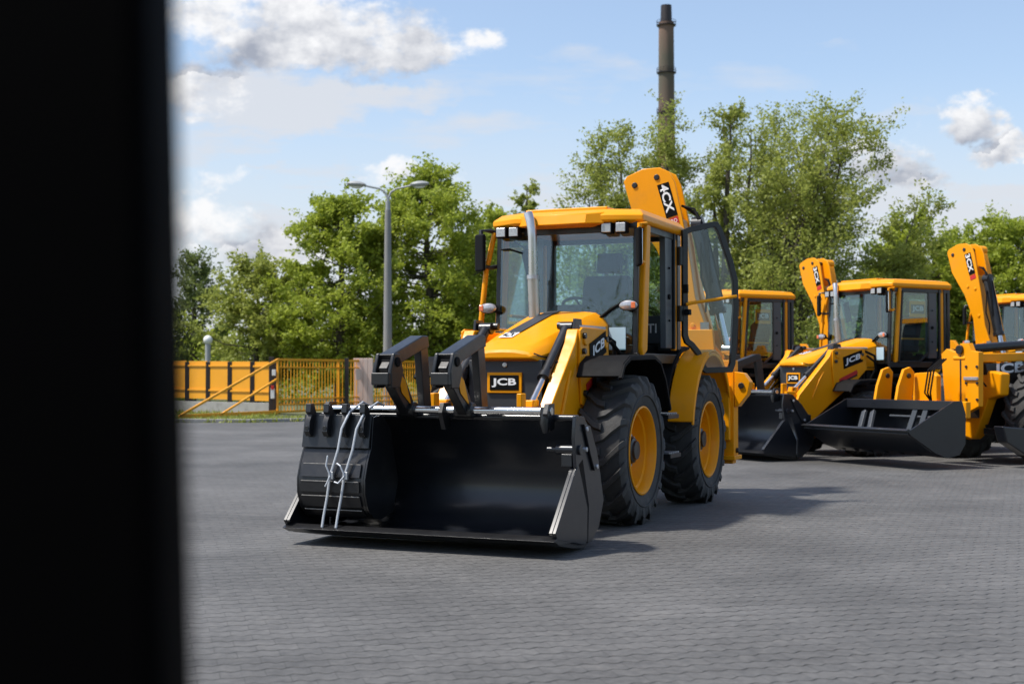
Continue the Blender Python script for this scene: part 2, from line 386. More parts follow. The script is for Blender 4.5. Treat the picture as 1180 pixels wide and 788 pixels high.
def wheel(parent, x, y, R=.70, side=1, spin=0.):
    w = obj('wheel', RIM, None, parent, bevel=0, recalc=True)
    w.location = (x, y, R-.015); w.rotation_euler = (0, spin, 0 if side > 0 else pi)
    t = obj('tyre', TYRE, None, w, bevel=.004, angle=30)
    h = obj('hub', HUB, None, w, bevel=0)
    return w

# ------------------------------------------------------------------ backhoe loader
def ram(parent, p0, p1, r=.045, split=.62, name='hydraulic_ram'):
    p0 = Vector(p0); p1 = Vector(p1); q = p0.lerp(p1, split)
    m = MB(); m.tube([p0, q], r, 16, BLK); m.tube([q-(q-p0).normalized()*.05, q+(q-p0).normalized()*.015], r*1.18, 16, BLK)
    m.tube([p0+Vector((0, -.06, 0)), p0+Vector((0, .06, 0))], r*1.1, 14, BLK)
    # feed pipe clipped along the barrel
    off = Vector((0, r*.9, r*.9)); m.tube([p0.lerp(p1, .08)+off, q.lerp(p0, .1)+off], .009, 6, BLKM)
    o = obj(name, m, None, parent, bevel=.003)
    m2 = MB(); m2.tube([q, p1], r*.6, 14, CHR); m2.tube([p1+Vector((0, -.05, 0)), p1+Vector((0, .05, 0))], r*.9, 14, CHR)
    obj('piston_rod', m2, None, o, bevel=0)
    return o

def make_bucket(parent):
    """clamshell front shovel; the lip at x=2.53"""
    y0, y1 = -1.25, 1.15
    m = MB()
    prof = [(2.50, .165), (2.2, .115), (1.95, .095), (1.78, .12), (1.64, .22), (1.56, .36), (1.55, .52), (1.60, .70), (1.75, .88), (1.98, 1.04)]
    m.sheet(prof, 'y', y0+.028, y1-.028, .028, SHV)
    # top stiffener and rear box sections
    m.tube([(2.0, y0+.03, 1.045), (2.0, y1-.03, 1.045)], .028, 12, SHV)
    m.box((1.50, -.05, .62), (.06, 2.2, .22), SHV)
    for yy in (-.62, -.44, .36, .54): m.prism([(1.5, .8), (1.62, .95), (1.35, .78), (1.3, .45), (1.5, .3)], 'y', yy-.02, yy+.02, SHV)
    o = obj('loader_shovel', m, None, parent, bevel=.005)
    for sgn, yy in ((-1, y0), (1, y1)):
        c = MB()
        a, b = (yy, yy+.028) if sgn < 0 else (yy-.028, yy)
        # back board cheek
        c.prism([(2.13, 1.07), (1.95, 1.06), (1.82, .95), (1.62, .72), (1.49, .36), (1.6, .16), (1.78, .05), (1.86, .05), (1.84, .35), (1.98, .72), (2.12, .66), (2.16, .9)], 'y', a, b, SHV)
        # bolted wear plate on its back edge
        c.prism([(2.0, 1.0), (1.86, .98), (1.70, .76), (1.66, .62), (1.76, .62), (1.86, .76)], 'y', (b if sgn > 0 else a-.02)+.002*sgn, (b+.02 if sgn > 0 else a)+.002*sgn, SHV)
        for bx, bz in ((1.95, .96), (1.72, .65), (1.97, .8)):
            c.lathe([(0, .001), (0, .022), (sgn*.035, .02), (sgn*.035, .001)], 8, c=(bx, yy, bz), mat=GALV)
        obj('cheek_plate', c, None, o, bevel=.004)
        c = MB()
        # moving clam cheek in front of the split line
        c.prism([(2.07, .69), (2.15, .63), (2.56, .2), (2.52, .15), (1.93, .045), (1.88, .07), (1.87, .33)], 'y', a, b, SHV)
        ya = a-.03 if sgn > 0 else b
        c.sheet([(2.56, .2), (2.15, .63), (2.07, .69)], 'y', ya, ya+.03, .028, SHV)
        obj('clam_cheek', c, None, o, bevel=.004)
        c = MB(); yi = yy-sgn*.03
        c.tube([(2.06, yi+sgn*.05, .80), (2.06, yi-sgn*.16, .80)], .04, 14, SHV)
        c.tube([(2.06, yi-sgn*.12, .80), (2.06, yi-sgn*.24, .80)], .022, 12, SHV)
        c.box((2.07, yi-sgn*.05, .72), (.12, .09, .1), SHV)
        obj('clam_pivot', c, None, o, bevel=.006)
    e = MB()
    e.prism([(2.58, .14), (2.50, .172), (2.18, .114), (2.18, .09), (2.48, .10)], 'y', y0+.001, y1-.001, BLK)
    for k in range(11): e.lathe([(0, .001), (0, .016), (.012, .013), (.012, .001)], 8, ax='z', c=(2.44, y0+.15+k*.21, .152), mat=BLK)
    obj('cutting_edge', e, None, o, bevel=.004)
    e = MB(); e.prism([(2.46, .095), (2.1, .035), (1.85, .012), (1.7, .07), (1.75, .085), (1.95, .06), (2.45, .115)], 'y', y0+.03, y1-.03, BLK)
    obj('skid_plate', e, None, o, bevel=.003)
    return o

def make_fork(parent, y):
    m = MB(); w = .042
    m.prism([(1.96, 1.06), (2.13, 1.06), (2.44, 1.33), (2.50, 1.44), (2.42, 1.52), (2.28, 1.47), (2.18, 1.35)], 'y', y-w, y+w, BLK)      # shank
    m.prism([(2.40, 1.45), (2.46, 1.55), (1.92, 1.715), (1.82, 1.715), (1.80, 1.62), (1.90, 1.60)], 'y', y-w*1.5, y+w*1.5, BLK)       # blade folded back
    m.prism([(1.91, 1.61), (1.77, 1.63), (1.69, 1.06), (1.82, 1.06)], 'y', y-w*.8, y+w*.8, BLK)                                 # stay
    m.box((2.50, y, 1.355), (.10, .16, .10), BLK)
    for e in (-1, 1): m.prism([(2.36, 1.28), (2.50, 1.28), (2.52, 1.42), (2.46, 1.56), (2.36, 1.56), (2.30, 1.42)], 'y', y+e*.07-.016, y+e*.07+.016, BLK)
    m.tube([(2.41, y-.10, 1.49), (2.41, y+.10, 1.49)], .04, 16, BLKM)
    m.tube([(2.08, y-.08, 1.1), (2.08, y+.08, 1.1)], .065, 16, BLK)
    o = obj('pallet_fork', m, None, parent, bevel=.01)
    s = MB(); yy = y+w+.003
    s.prism([(2.34, 1.43), (2.20, 1.34), (2.10, 1.14), (2.26, 1.24)], 'y', yy, yy+.004, YEL)
    obj('warning_sticker', s, None, o, bevel=0)
    return o

def make_backhoe(variant, name='backhoe_loader'):
    main = variant == 'main'
    root = empty(name)
    # chassis -----------------------------------------------------
    m = MB()
    m.prism([(.85, .55), (.85, 1.0), (.2, 1.2), (-.6, 1.2), (-.7, 1.35), (-2.4, 1.3), (-3.05, 1.25), (-3.05, .6), (-1.6, .45), (.4, .45)], 'y', -.4, .4, BLK)
    m.box((0, 0, .68), (.24, 1.2, .24), BLK); m.box((-2.33, 0, .68), (.34, 1.2, .34), BLK)
    for sy in (-1, 1):
        m.lathe([(0, .2), (sy*.2, .22), (sy*.22, .12)], 20, c=(0, sy*.5, .685), mat=BLK)
        m.lathe([(0, .2), (sy*.2, .22), (sy*.22, .12)], 20, c=(-2.33, sy*.5, .685), mat=BLK)
    obj('chassis', m, None, root)
    for sx in (0, -2.33):
        for sy in (1, -1):
            w = wheel(root, sx, sy*.80, side=sy, spin=.13 if sx else .31)
            if not main:
                k = 1.12 if sx else .80; w.scale = (k, 1, k); w.location.z = .70*k-.015
    # hood --------------------------------------------------------
    m = MB(); secs = [(.97, 1.575, .27, 1.535), (.955, 1.60, .30, 1.525), (.86, 1.645, .335, 1.50), (.5, 1.745, .375, 1.48), (0, 1.87, .41, 1.45), (-.35, 1.955, .44, 1.45), (-.6, 2.005, .46, 1.45)]
    ring = []
    for x, zt, w, zb in secs:
        d = min(.13, (zt-zb)*.6)
        half = [(0, zt+.012), (w*.45, zt+.008), (w*.72, zt-.004), (w*.9, zt-d*.45), (w*1.0, zt-d), (w*1.01, zb)]
        ring.append([(x, -y, z) for y, z in half[::-1]]+[(x, y, z) for y, z in half[1:]])
    n = len(ring[0]); vs = [p for r in ring for p in r]; fs = []
    for i in range(len(secs)-1):
        for k in range(n-1): fs.append((i*n+k, i*n+k+1, (i+1)*n+k+1, (i+1)*n+k))
    fs += [list(range(n)), [(len(secs)-1)*n+k for k in range(n)]]
    for i in range(len(secs)-1): fs.append((i*n, (i+1)*n, (i+1)*n+n-1, i*n+n-1))
    m.add(vs, fs, YEL)
    hood = obj('hood', m, None, root, bevel=.012, angle=24)
    def hz(x):
        for (xa, za, *_), (xb, zb, *_) in zip(secs, secs[1:]):
            if xb <= x <= xa: return za+(zb-za)*(xa-x)/(xa-xb)+.0125
        return 2.02
    m = MB()
    xs = [.42, .2, 0, -.2, -.35, -.5, -.59]
    vs = []
    for x in xs: vs += [(x, -.19, hz(x)), (x, -.05, hz(x)+.003)]
    m.add(vs, [(2*i, 2*i+1, 2*i+3, 2*i+2) for i in range(len(xs)-1)], GRY)
    for v in range(len(m.v)): m.v[v] = (m.v[v][0], m.v[v][1], m.v[v][2]+.006)
    obj('hood_stripe', m, None, hood, bevel=0, recalc=False)
    m = MB(); m.add([(.62, -.19, hz(.62)+.006), (.62, -.05, hz(.62)+.007), (.43, -.05, hz(.43)+.007), (.43, -.19, hz(.43)+.006)], [(0, 1, 2, 3)], WHT)
    obj('model_plate', m, None, hood, bevel=0, recalc=False)
    sl = (hz(.43)-hz(.62))/.19
    t = '4CX' if main else '3CX'
    letters(t, (.525, -.12, hz(.525)+.012), (0, 1, .02), (-1, 0, sl), .115, .15, BLK, hood)
    for sy in (-1, 1):
        m = MB(); pts = [(x, sy*(w_*1.012+.002), zb+.05+(.0)) for x, zt_, w_, zb in secs[1:]]
        for p, q in zip(pts, pts[1:]): m.beam(p, q, .004, .012, BLK)
        obj('bonnet_seam', m, None, hood, bevel=0)
        m = MB(); m.box((.62, sy*.372, 1.60), (.10, .012, .03), BLKM); obj('bonnet_catch', m, None, hood, bevel=.004)
    # front panel ------------------------------------------------
    m = MB(); m.prism([(-.36, .8), (.36, .8), (.36, 1.52), (-.36, 1.52)], 'x', .80, .89, GRY)
    m.tube([(.89, 0, 1.475), (.905, 0, 1.475)], .024, 14, SLV)
    g = obj('grille_panel', m, None, root, bevel=.012)
    for yy in (-.43, .43):
        m = MB(); m.box((.72, yy, 1.16), (.2, .10, .7), GRY)
        for k in range(9): m.box((.83, yy, .88+k*.07), (.03, .085, .03), BLKM)
        obj('side_grille', m, None, root, bevel=.006)
    m = MB(); m.box((.9, 0, 1.315), (.02, .34, .185), YEL); m.box((.91, 0, 1.315), (.012, .285, .135), DEC)
    bd = obj('badge', m, None, root, bevel=.006)
    letters('JCB', (.9185, 0, 1.315), (0, 1, 0), (0, 0, 1), .24, .082, WHT, bd, .035)
    # engine bay sides below hood
    m = MB(); m.box((.1, 0, 1.32), (1.3, .72, .28), BLK)
    for k in range(14): m.box((.55-.075*k, .365, 1.34), (.03, .02, .2), BLKM); m.box((.55-.075*k, -.365, 1.34), (.03, .02, .2), BLKM)
    obj('engine_cover', m, None, root)
    # loader arms -------------------------------------------------
    for sy in (1, -1):
        m = MB(); a, b = sorted((sy*.46, sy*.575))
        m.prism([(-.2, 1.79), (-.24, 1.46), (.0, 1.26), (.45, .98), (1.26, .42), (1.40, .34), (1.46, .40), (1.48, .62), (1.29, 1.04), (.62, 1.68), (.55, 1.80)], 'y', a, b, YEL)
        for px, pz in ((1.4, .46), (-.1, 1.68), (.45, 1.7)): m.tube([(px, sy*.44, pz), (px, sy*.62, pz)], .05, 16, YEL); 
        arm = obj('loader_arm', m, None, root, bevel=.012)
        m = MB(); a, b = sorted((sy*.578, sy*.60))
        m.prism([(-.17, 1.815), (.5, 1.815), (.56, 1.79), (.575, 1.5), (.52, 1.12), (.42, 1.08), (.02, 1.27), (-.22, 1.47)], 'y', a, b, YEL)
        for px, pz in ((.5, 1.6), (.47, 1.22), (-.1, 1.72), (.49, 1.74)): m.tube([(px, sy*.58, pz), (px, sy*.63, pz)], .028, 12, BLK)
        # ribs welded along the lower arm
        m.tube([(.75, sy*.575, 1.42), (.86, sy*.585, 1.28), (.98, sy*.585, 1.05), (1.0, sy*.575, .98)], .016, 8, YEL)
        obj('arm_plate', m, None, arm, bevel=.004)
        yy = sy*.604
        m = MB(); a, b = sorted((yy, yy+sy*.003))
        m.prism([(.34, 1.67), (-.10, 1.80), (-.12, 1.60), (.32, 1.47)], 'y', a, b, DEC)
        obj('decal_plate', m, None, arm, bevel=0)
        m = MB(); m.prism([(.43, 1.30), (.02, 1.46), (.0, 1.395), (.41, 1.235)], 'y', a, b, RED); m.prism([(.45, 1.225), (.02, 1.385), (.01, 1.36), (.44, 1.20)], 'y', a, b, BLK)
        obj('red_stripe', m, None, arm, bevel=0)
        rt = Vector((-.44, 0, .13)) if sy > 0 else Vector((.44, 0, -.13))
        up = Vector((.0, 0, 1)) if sy > 0 else Vector((0, 0, 1))
        letters('JCB', (.11, yy+sy*.006, 1.635), rt, up, .37, .125, WHT, arm, .035)
        ram(root, (.40, sy*.41, 1.82), (1.28, sy*.41, 1.12), .05, .66, 'tilt_ram')
        m = MB(); m.tube([(.36, sy*.50, 1.84), (.36, sy*.30, 1.84)], .035, 12, BLK); m.prism([(.46, 1.9), (.3, 1.9), (.25, 1.7), (.5, 1.7)], 'y', sy*.5-.012, sy*.5+.012, BLK)
        m.tube([(.36, sy*.5, 1.83), (-.3, sy*.52, 1.83)], .018, 10, GALV)
        obj('ram_bracket', m, None, root, bevel=.003)
        # linkage between arm end and shovel
        m = MB(); m.prism([(1.20, 1.17), (1.34, 1.17), (1.42, .9), (1.40, .5), (1.28, .45), (1.24, .8)], 'y', sy*.41-.05, sy*.41+.05, YEL)
        m.box((1.40, sy*.41, 1.02), (.2, .2, .16), YEL)
        m.box((1.48, sy*.41, 1.13), (.1, .05, .2), YEL)
        obj('tilt_lever', m, None, root, bevel=.01)
        m = MB()
        for q in range(3):
            dy = sy*(.43+.02*q)
            m.tube([(.34, dy, 1.76), (.5, dy, 1.55-.05*q), (.75, dy-sy*.01, 1.36-.04*q), (1.1, dy, 1.05), (1.35, dy, .8)], .011, 7, BLKM)
        m.tube([(.35, sy*.5, 1.7), (.42, sy*.56, 1.5), (.55, sy*.53, 1.42), (.62, sy*.48, 1.5)], .011, 7, BLKM)
        m.tube([(.62, sy*.42, 1.62), (1.25, sy*.44, .92)], .009, 7, CHR)
        pieces('hydraulic_hose', m, root)
    make_bucket(root)
    # fork carrier bar and folded pallet forks --------------------
    m = MB(); m.tube([(2.08, -1.12, 1.10), (2.08, .93, 1.10)], .032, 16, CHR)
    for yy in (-1.1, -.02, .9):
        m.prism([(2.0, 1.16), (2.12, 1.16), (2.16, 1.08), (2.09, .94), (2.0, .96)], 'y', yy-.02, yy+.02, BLK)
    m.tube([(2.09, .88, 1.12), (2.13, .885, 1.0), (2.12, .89, .93)], [.045, .04, .025], 10, BLK)
    obj('fork_bar', m, None, root, bevel=.003)
    make_fork(root, -.36); make_fork(root, .17)
    # mudguards ---------------------------------------------------
    for sy in (1, -1):
        a, b = sorted((sy*.60, sy*1.02))
        m = MB(); pts = [(.66, 1.36), (.58, 1.47), (.42, 1.535), (-.30, 1.55), (-.48, 1.50), (-.64, 1.34), (-.80, 1.05)]
        if not main: pts = [(x*.85, z-.27) for x, z in pts]
        m.sheet(pts[::-1], 'y', a, b, .025, BLKM)
        c, d = sorted((sy*1.0, sy*1.035)); m.sheet([(p[0]*1.0, p[1]-.02) for p in pts[::-1]], 'y', c, d, .035, BLKM)
        (m.sheet([(.3, 1.36), (-.25, 1.38), (-.42, 1.3), (-.55, 1.1)], 'y', sorted((sy*.62, sy*.66))[0], sorted((sy*.62, sy*.66))[1], .16, BLKM) if main else None)
        for bx in ((.2, -.2) if main else ()): m.tube([(bx, sy*.66, 1.45), (bx, sy*.69, 1.45)], .014, 8, GALV)
        m.box((-.1, sy*.52, 1.35 if main else 1.18), (.1, .26, .05), BLK)
        obj('front_mudguard', m, None, root, bevel=.006)
        m = MB(); arc = []
        for k in range(15):
            t = radians(12+k*10.5); arc.append((-2.33+(.84 if main else 1.02)*cos(t), .70+(.96 if main else 1.10)*sin(t)))
        a, b = sorted((sy*.78, sy*1.06)); m.sheet(arc, 'y', a, b, .03, YEL)
        c, d = sorted((sy*1.035, sy*1.06)); m.sheet([(p[0]*1.0, p[1]-.03) for p in arc], 'y', c, d, .04, YEL)
        obj('rear_fender', m, None, root, bevel=.012, angle=50)
        m = MB(); a, b = sorted((sy*.50, sy*.78))
        m.sheet([(p[0]+.05, p[1]+.035) for p in arc[1:9]], 'y', a, b, .05, BLKM)
        c, d = sorted((sy*.46, sy*.52)); m.prism([(-1.2, 1.05), (-1.5, 1.0), (-1.6, 1.35), (-2.0, 1.6), (-2.7, 1.55), (-2.7, 1.7), (-1.2, 1.7)], 'y', c, d, BLKM)
        obj('inner_fender', m, None, root, bevel=.01)
        # entry steps and side tank
        m = MB()
        for sx, sz in ((-.98, .97), (-1.05, .58)):
            m.box((sx, sy*.86, sz), (.36, .30, .04), BLK)
            for k in range(6): m.box((sx-.15+.06*k, sy*.86, sz+.028), (.02, .27, .018), GALV)
        for sx in (-.86, -1.2): m.box((sx, sy*.74, .8), (.04, .05, .5), BLK)
        obj('entry_step', m, None, root, bevel=.004)
        m = MB(); m.box((-1.05, sy*.55, .88), (.62, .3, .56), BLKM); m.box((-1.05, sy*.705, .9), (.5, .015, .4), BLK)
        obj('side_tank', m, None, root, bevel=.03)
    # cab ---------------------------------------------------------
    m = MB(); W = .76
    m.box((-1.3, 0, 1.36), (1.35, 1.3, .06), BLK)
    for sy in (1, -1):
        m.beam((-.60, sy*.735, 1.56), (-.66, sy*.735, 2.88), .05, .05, BLK, (1, 0, 0))        # glass corner
        m.prism([(-1.50, 2.9), (-1.74, 2.9), (-1.74, 1.66), (-1.53, 1.66)], 'y', *sorted((sy*.70, sy*.765)), DGRY)  # B post
        m.box((-1.80, sy*.76, 2.28), (.035, .05, 1.25), BLK); m.box((-1.93, sy*.75, 2.3), (.05, .06, 1.3), BLK)
        m.box((-2.04, sy*.72, 2.24), (.07, .09, 1.32), BLK)
        m.box((-1.3, sy*.745, 1.55), (1.45, .04, .10), BLK)
        m.box((-1.36, sy*.74, 2.85), (1.36, .06, .08), BLK)
        for pz in (2.5, 2.2, 1.95): m.tube([(-1.62, sy*.765, pz), (-1.62, sy*.785, pz)], .012 if pz != 2.2 else .03, 10, BLKM)
    m.box((-.65, 0, 2.865), (.07, 1.5, .07), BLK); m.box((-2.05, 0, 2.86), (.07, 1.5, .07), BLK)
    m.box((-.62, 0, 1.62), (.06, 1.45, .12), BLK); m.box((-2.05, 0, 1.5), (.06, 1.44, .46), BLK)
    m.box((-.58, -.6, 1.5), (.1, .3, .3), BLK)
    frame = obj('cab_frame', m, None, root, bevel=.008)
    for sy in (1, -1):
        m = MB(); m.prism([(-.78, 2.88), (-.92, 2.88), (-.80, 1.62), (-.66, 1.56), (-.62, 1.66)] if main else [(-.79, 2.88), (-.86, 2.88), (-.76, 1.60), (-.69, 1.58)], 'y', *sorted((sy*.735, sy*.80)), YEL)
        obj('cab_post', m, None, root, bevel=.02)
        m = MB(); m.box((-1.87, sy*.745, 2.28), (.07, .05, 1.28), YEL); obj('cab_post', m, None, root, bevel=.01)
    # roof
    def loop(x0, x1, w, z, nose): return [(x0, -w*nose, z), (x0-.16, -w, z), (x1+.08, -w, z), (x1, -w*.9, z), (x1, w*.9, z), (x1+.08, w, z), (x0-.16, w, z), (x0, w*nose, z)]
    loops = [loop(-.50, -2.12, .79, 2.875, .62), loop(-.47, -2.15, .81, 2.90, .62), loop(-.47, -2.15, .81, 2.955, .60), loop(-.56, -2.10, .75, 3.02, .56), loop(-.75, -1.95, .6, 3.045, .6)]
    vs = [p for l in loops for p in l]; fs = []
    for i in range(len(loops)-1):
        for k in range(8): fs.append((i*8+k, i*8+(k+1) % 8, (i+1)*8+(k+1) % 8, (i+1)*8+k))
    fs += [list(range(8)), [32+k for k in range(8)]]
    m = MB(); m.add(vs, fs, YEL)
    # visor bulges over the windscreen
    m.add([(-.40, -.30, 2.97), (-.40, .30, 2.97), (-.36, .30, 2.86), (-.36, -.30, 2.86), (-.5, -.46, 2.985), (-.5, .46, 2.985), (-.49, .46, 2.868), (-.49, -.46, 2.868), (-.62, -.34, 3.03), (-.62, .34, 3.03), (-.62, .3, 2.85), (-.62, -.3, 2.85)], [(0, 3, 2, 1), (0, 4, 7, 3), (1, 2, 6, 5), (0, 1, 9, 8), (0, 8, 4), (1, 5, 9), (3, 11, 10, 2), (3, 7, 11), (2, 10, 6), (4, 8, 11, 7), (5, 6, 10, 9), (8, 9, 10, 11)], YEL)
    m.prism([(-.62, 3.02), (-.62, 3.055), (-1.9, 3.06), (-1.9, 3.02)], 'y', -.44, .44, YEL)
    roof = obj('cab_roof', m, None, root, bevel=.014, angle=28)
    for yy in (-.66, -.52, .47, .62):
        m = MB(); m.box((-.545, yy, 2.825), (.09, .12, .11), BLKM); m.box((-.60, yy, 2.87), (.03, .03, .05), BLKM)
        wl = obj('work_light', m, None, root, bevel=.01)
        m = MB(); m.box((-.4965, yy, 2.825), (.014, .098, .09), LAMPW); obj('lens', m, None, wl, bevel=.006)
    m = MB(); m.box((-.62, 0, 2.83), (.03, .9, .07), BLK); obj('blind_box', m, None, root)
    # glazing
    def pane(name, pts, parent=root, t=.008):
        p = [Vector(q) for q in pts]; nrm = (p[1]-p[0]).cross(p[2]-p[0]).normalized()*t
        k = len(p); mm = MB(); mm.add([q for q in p]+[q+nrm for q in p], [list(range(k)), list(range(2*k-1, k-1, -1))]+[(i, (i+1) % k, (i+1) % k+k, i+k) for i in range(k)], GLS)
        return obj(name, mm, None, parent, bevel=0, smooth=False)
    pane('windscreen', [(-.575, -.71, 1.60), (-.575, .71, 1.60), (-.635, .71, 2.84), (-.635, -.71, 2.84)])
    pane('rear_window', [(-2.06, -.68, 1.74), (-2.06, .68, 1.74), (-2.06, .68, 2.82), (-2.06, -.68, 2.82)])
    for sy in (1, -1):
        if not (main and sy > 0):
            dp = [(-.78, 1.62), (-1.30, 1.62), (-1.51, 1.78), (-1.51, 2.80), (-.89, 2.80)]
            m = MB(); fr = [(-.80, 1.60), (-1.30, 1.60), (-1.52, 1.76), (-1.52, 2.82), (-.90, 2.82)]
            d = MB()
            for i in range(5):
                p, q = fr[i], fr[(i+1) % 5]; d.beam((p[0], sy*.765, p[1]), (q[0], sy*.765, q[1]), .03, .045, BLK, (0, 1, 0))
            d.box((-1.28, sy*.79, 1.72), (.16, .03, .04), BLKM)
            dr = obj('door', d, None, root, bevel=.005)
            pane('door_glass', [(x, sy*.77, z) for x, z in dp], dr)
            m = MB(); m.tube([(-.92, sy*.73, 2.0), (-1.45, sy*.73, 2.0)], .014, 8, YEL); obj('grab_rail', m, None, dr, bevel=0)
        pane('quarter_window', [(-1.95, sy*.74, 1.70), (-1.76, sy*.74, 1.70), (-1.76, sy*.74, 2.80), (-1.95, sy*.74, 2.80)])
        pane('corner_window', [(-.62, sy*.745, 1.62), (-.70, sy*.745, 1.62), (-.78, sy*.745, 2.8), (-.66, sy*.745, 2.8)])
    if main:
        # door swung fully open about its rear hinge
        al = radians(42); hx, hy = -1.93, .82
        D = Vector((-sin(al), cos(al), 0)); Nn = Vector((cos(al), sin(al), 0))
        out = [(0, 1.80), (.0, 2.93), (.10, 2.97), (.36, 3.03), (.42, 3.03), (.47, 2.96), (.60, 2.62), (.66, 2.40), (.665, 2.1), (.625, 1.50), (.59, 1.41), (.27, 1.40), (.22, 1.44), (.16, 1.60), (.09, 1.68), (.03, 1.72)]
        def at(s, z, o=0): return Vector((hx, hy, 0))+D*s+Nn*o+Vector((0, 0, z))
        d = MB(); k = len(out)
        cx = sum(p[0] for p in out)/k; cz = sum(p[1] for p in out)/k
        inn = []
        for i, p in enumerate(out):
            q0, q1 = out[i-1], out[(i+1) % k]; e1 = Vector((p[0]-q0[0], p[1]-q0[1])).normalized(); e2 = Vector((q1[0]-p[0], q1[1]-p[1])).normalized()
            nn = Vector((e1.y+e2.y, -e1.x-e2.x)).normalized(); co = max(.55, nn.dot(Vector((e1.y, -e1.x))))
            inn.append((p[0]+nn.x*.062/co, p[1]+nn.y*.062/co))
        vs = [at(*p, -.025) for p in out]+[at(*p, -.025) for p in inn]+[at(*p, .025) for p in inn]+[at(*p, .025) for p in out]
        fs = []
        for i in range(k):
            j = (i+1) % k
            for a_, b_ in ((0, 1), (1, 2), (2, 3), (3, 0)): fs.append((a_*k+i, a_*k+j, b_*k+j, b_*k+i))
        d.add(vs, fs, BLK)
        d.tube([at(-.02, 2.55, 0), at(-.02, 2.75, 0)], .03, 10, BLK); d.tube([at(-.02, 1.95, 0), at(-.02, 2.12, 0)], .03, 10, BLK)
        dr = obj('door', d, None, root, bevel=.006)
        gp = inn
        kk = len(gp); g2 = MB(); g2.add([at(*p, -.004) for p in gp]+[at(*p, .004) for p in gp], [list(range(kk)), list(range(2*kk-1, kk-1, -1))], GLD)
        obj('door_glass', g2, None, dr, bevel=0, smooth=False)
        m = MB(); m.tube([at(.02, 2.13, .06), at(.1, 2.15, .075), at(.5, 2.21, .075), at(.62, 2.23, .05)], .018, 10, YEL); m.tube([at(.62, 2.23, .04), at(.64, 2.23, -.07), at(.68, 2.3, -.09)], .014, 8, YEL)
        obj('grab_rail', m, None, dr, bevel=0)
        m = MB(); m.box(at(.03, 2.3, .03), (.05, .05, .09), BLKM); m.box(at(.05, 2.05, .045), (.09, .05, .06), BLKM); obj('door_latch', m, None, dr, bevel=.006)
    # inside the cab
    m = MB()
    m.prism([(-1.35, 1.78), (-1.85, 1.78), (-1.86, 1.90), (-1.33, 1.92)], 'y', -.28, .26, SEAT)
    m.prism([(-1.72, 1.88), (-1.84, 1.86), (-1.98, 2.44), (-1.90, 2.47), (-1.82, 2.40)], 'y', -.27, .25, SEAT)
    m.box((-1.6, 0, 1.58), (.36, .36, .38), BLKM)
    for yy in (-.33, .31): m.box((-1.58, yy, 2.06), (.36, .08, .07), BLKM)
    s = obj('driver_seat', m, None, root, bevel=.04)
    m = MB(); m.prism([(-1.90, 2.50), (-1.98, 2.49), (-2.01, 2.70), (-1.95, 2.71)], 'y', -.14, .13, SEAT); m.tube([(-1.94, -.07, 2.42), (-1.95, -.07, 2.52)], .01, 6, CHR); m.tube([(-1.94, .06, 2.42), (-1.95, .06, 2.52)], .01, 6, CHR)
    obj('headrest', m, None, s, bevel=.03)
    m = MB(); m.prism([(-.62, 1.60), (-.64, 2.02), (-.78, 2.10), (-.94, 2.02), (-.98, 1.9), (-.80, 1.42), (-.62, 1.42)], 'y', -.20, .18, BLKM)
    m.box((-.74, -.48, 1.72), (.2, .4, .2), BLKM)
    obj('dashboard', m, None, root, bevel=.03)
    m = MB(); c = Vector((-1.05, 0, 2.08)); ax = Vector((-.45, 0, .89)); u = Vector((0, 1, 0)); w_ = ax.cross(u)
    m.tube([c+(u*cos(2*pi*k/28)+w_*sin(2*pi*k/28))*.19 for k in range(29)], .016, 8, BLKM)
    for t in (.4, 2.5, 4.7): m.tube([c, c+(u*cos(t)+w_*sin(t))*.19], .012, 6, BLKM)
    m.tube([c, c-ax*.3], .03, 10, BLKM)
    obj('steering_wheel', m, None, root, bevel=0)
    m = MB(); m.tube([(-1.2, .5, 1.6), (-1.18, .5, 2.35)], .012, 6, BLKM); m.box((-1.25, -.55, 1.75), (.7, .24, .35), BLKM); m.tube([(-1.05, -.5, 1.9), (-1.0, -.5, 2.12)], .014, 6, BLKM); m.lathe([(0, .001), (.0, .03), (.05, .035), (.07, .001)], 10, ax='z', c=(-1.0, -.5, 2.12), mat=BLKM)
    obj('side_console', m, None, root, bevel=.01)
    if main:
        m = MB(); m.box((-2.0, .34, 1.87), (.02, .50, .30), GRY); pn = obj('rear_panel', m, None, root, bevel=.004)
        letters('INTI', (-1.984, .40, 1.885), (0, 1, 0), (0, 0, 1), .24, .10, WHT, pn, .02)
    else:
        m = MB(); m.prism([(-1.1, 2.38), (-1.48, 2.38), (-1.48, 2.66), (-1.1, 2.66)], 'y', .735, .742, YEL); m.prism([(-1.13, 2.44), (-1.46, 2.44), (-1.46, 2.6), (-1.13, 2.6)], 'y', .7425, .745, GRY)
        pn = obj('window_poster', m, None, root, bevel=0)
        letters('JCB', (-1.295, .7475, 2.52), (-1, 0, 0), (0, 0, 1), .27, .11, WHT, pn, .03)
    m = MB(); m.box((-.575, .56, 1.74), (.012, .17, .22), STICK); m.box((-.576, .36, 1.82), (.01, .12, .12), STICK) if not main else None
    obj('paper_notice', m, None, root, bevel=0)
    # exhaust -----------------------------------------------------
    m = MB(); m.tube([(-.37, -.235, 1.88), (-.33, -.235, 2.35)], .056, 18, SLV); m.tube([(-.33, -.235, 2.34), (-.315, -.235, 2.74), (-.315, -.24, 2.82), (-.325, -.26, 2.90), (-.345, -.295, 2.985)], [.045, .045, .046, .046, .046], 18, SLV, caps=False)
    m.tube([(-.33, -.235, 2.33), (-.33, -.235, 2.37)], .062, 18, GALV)
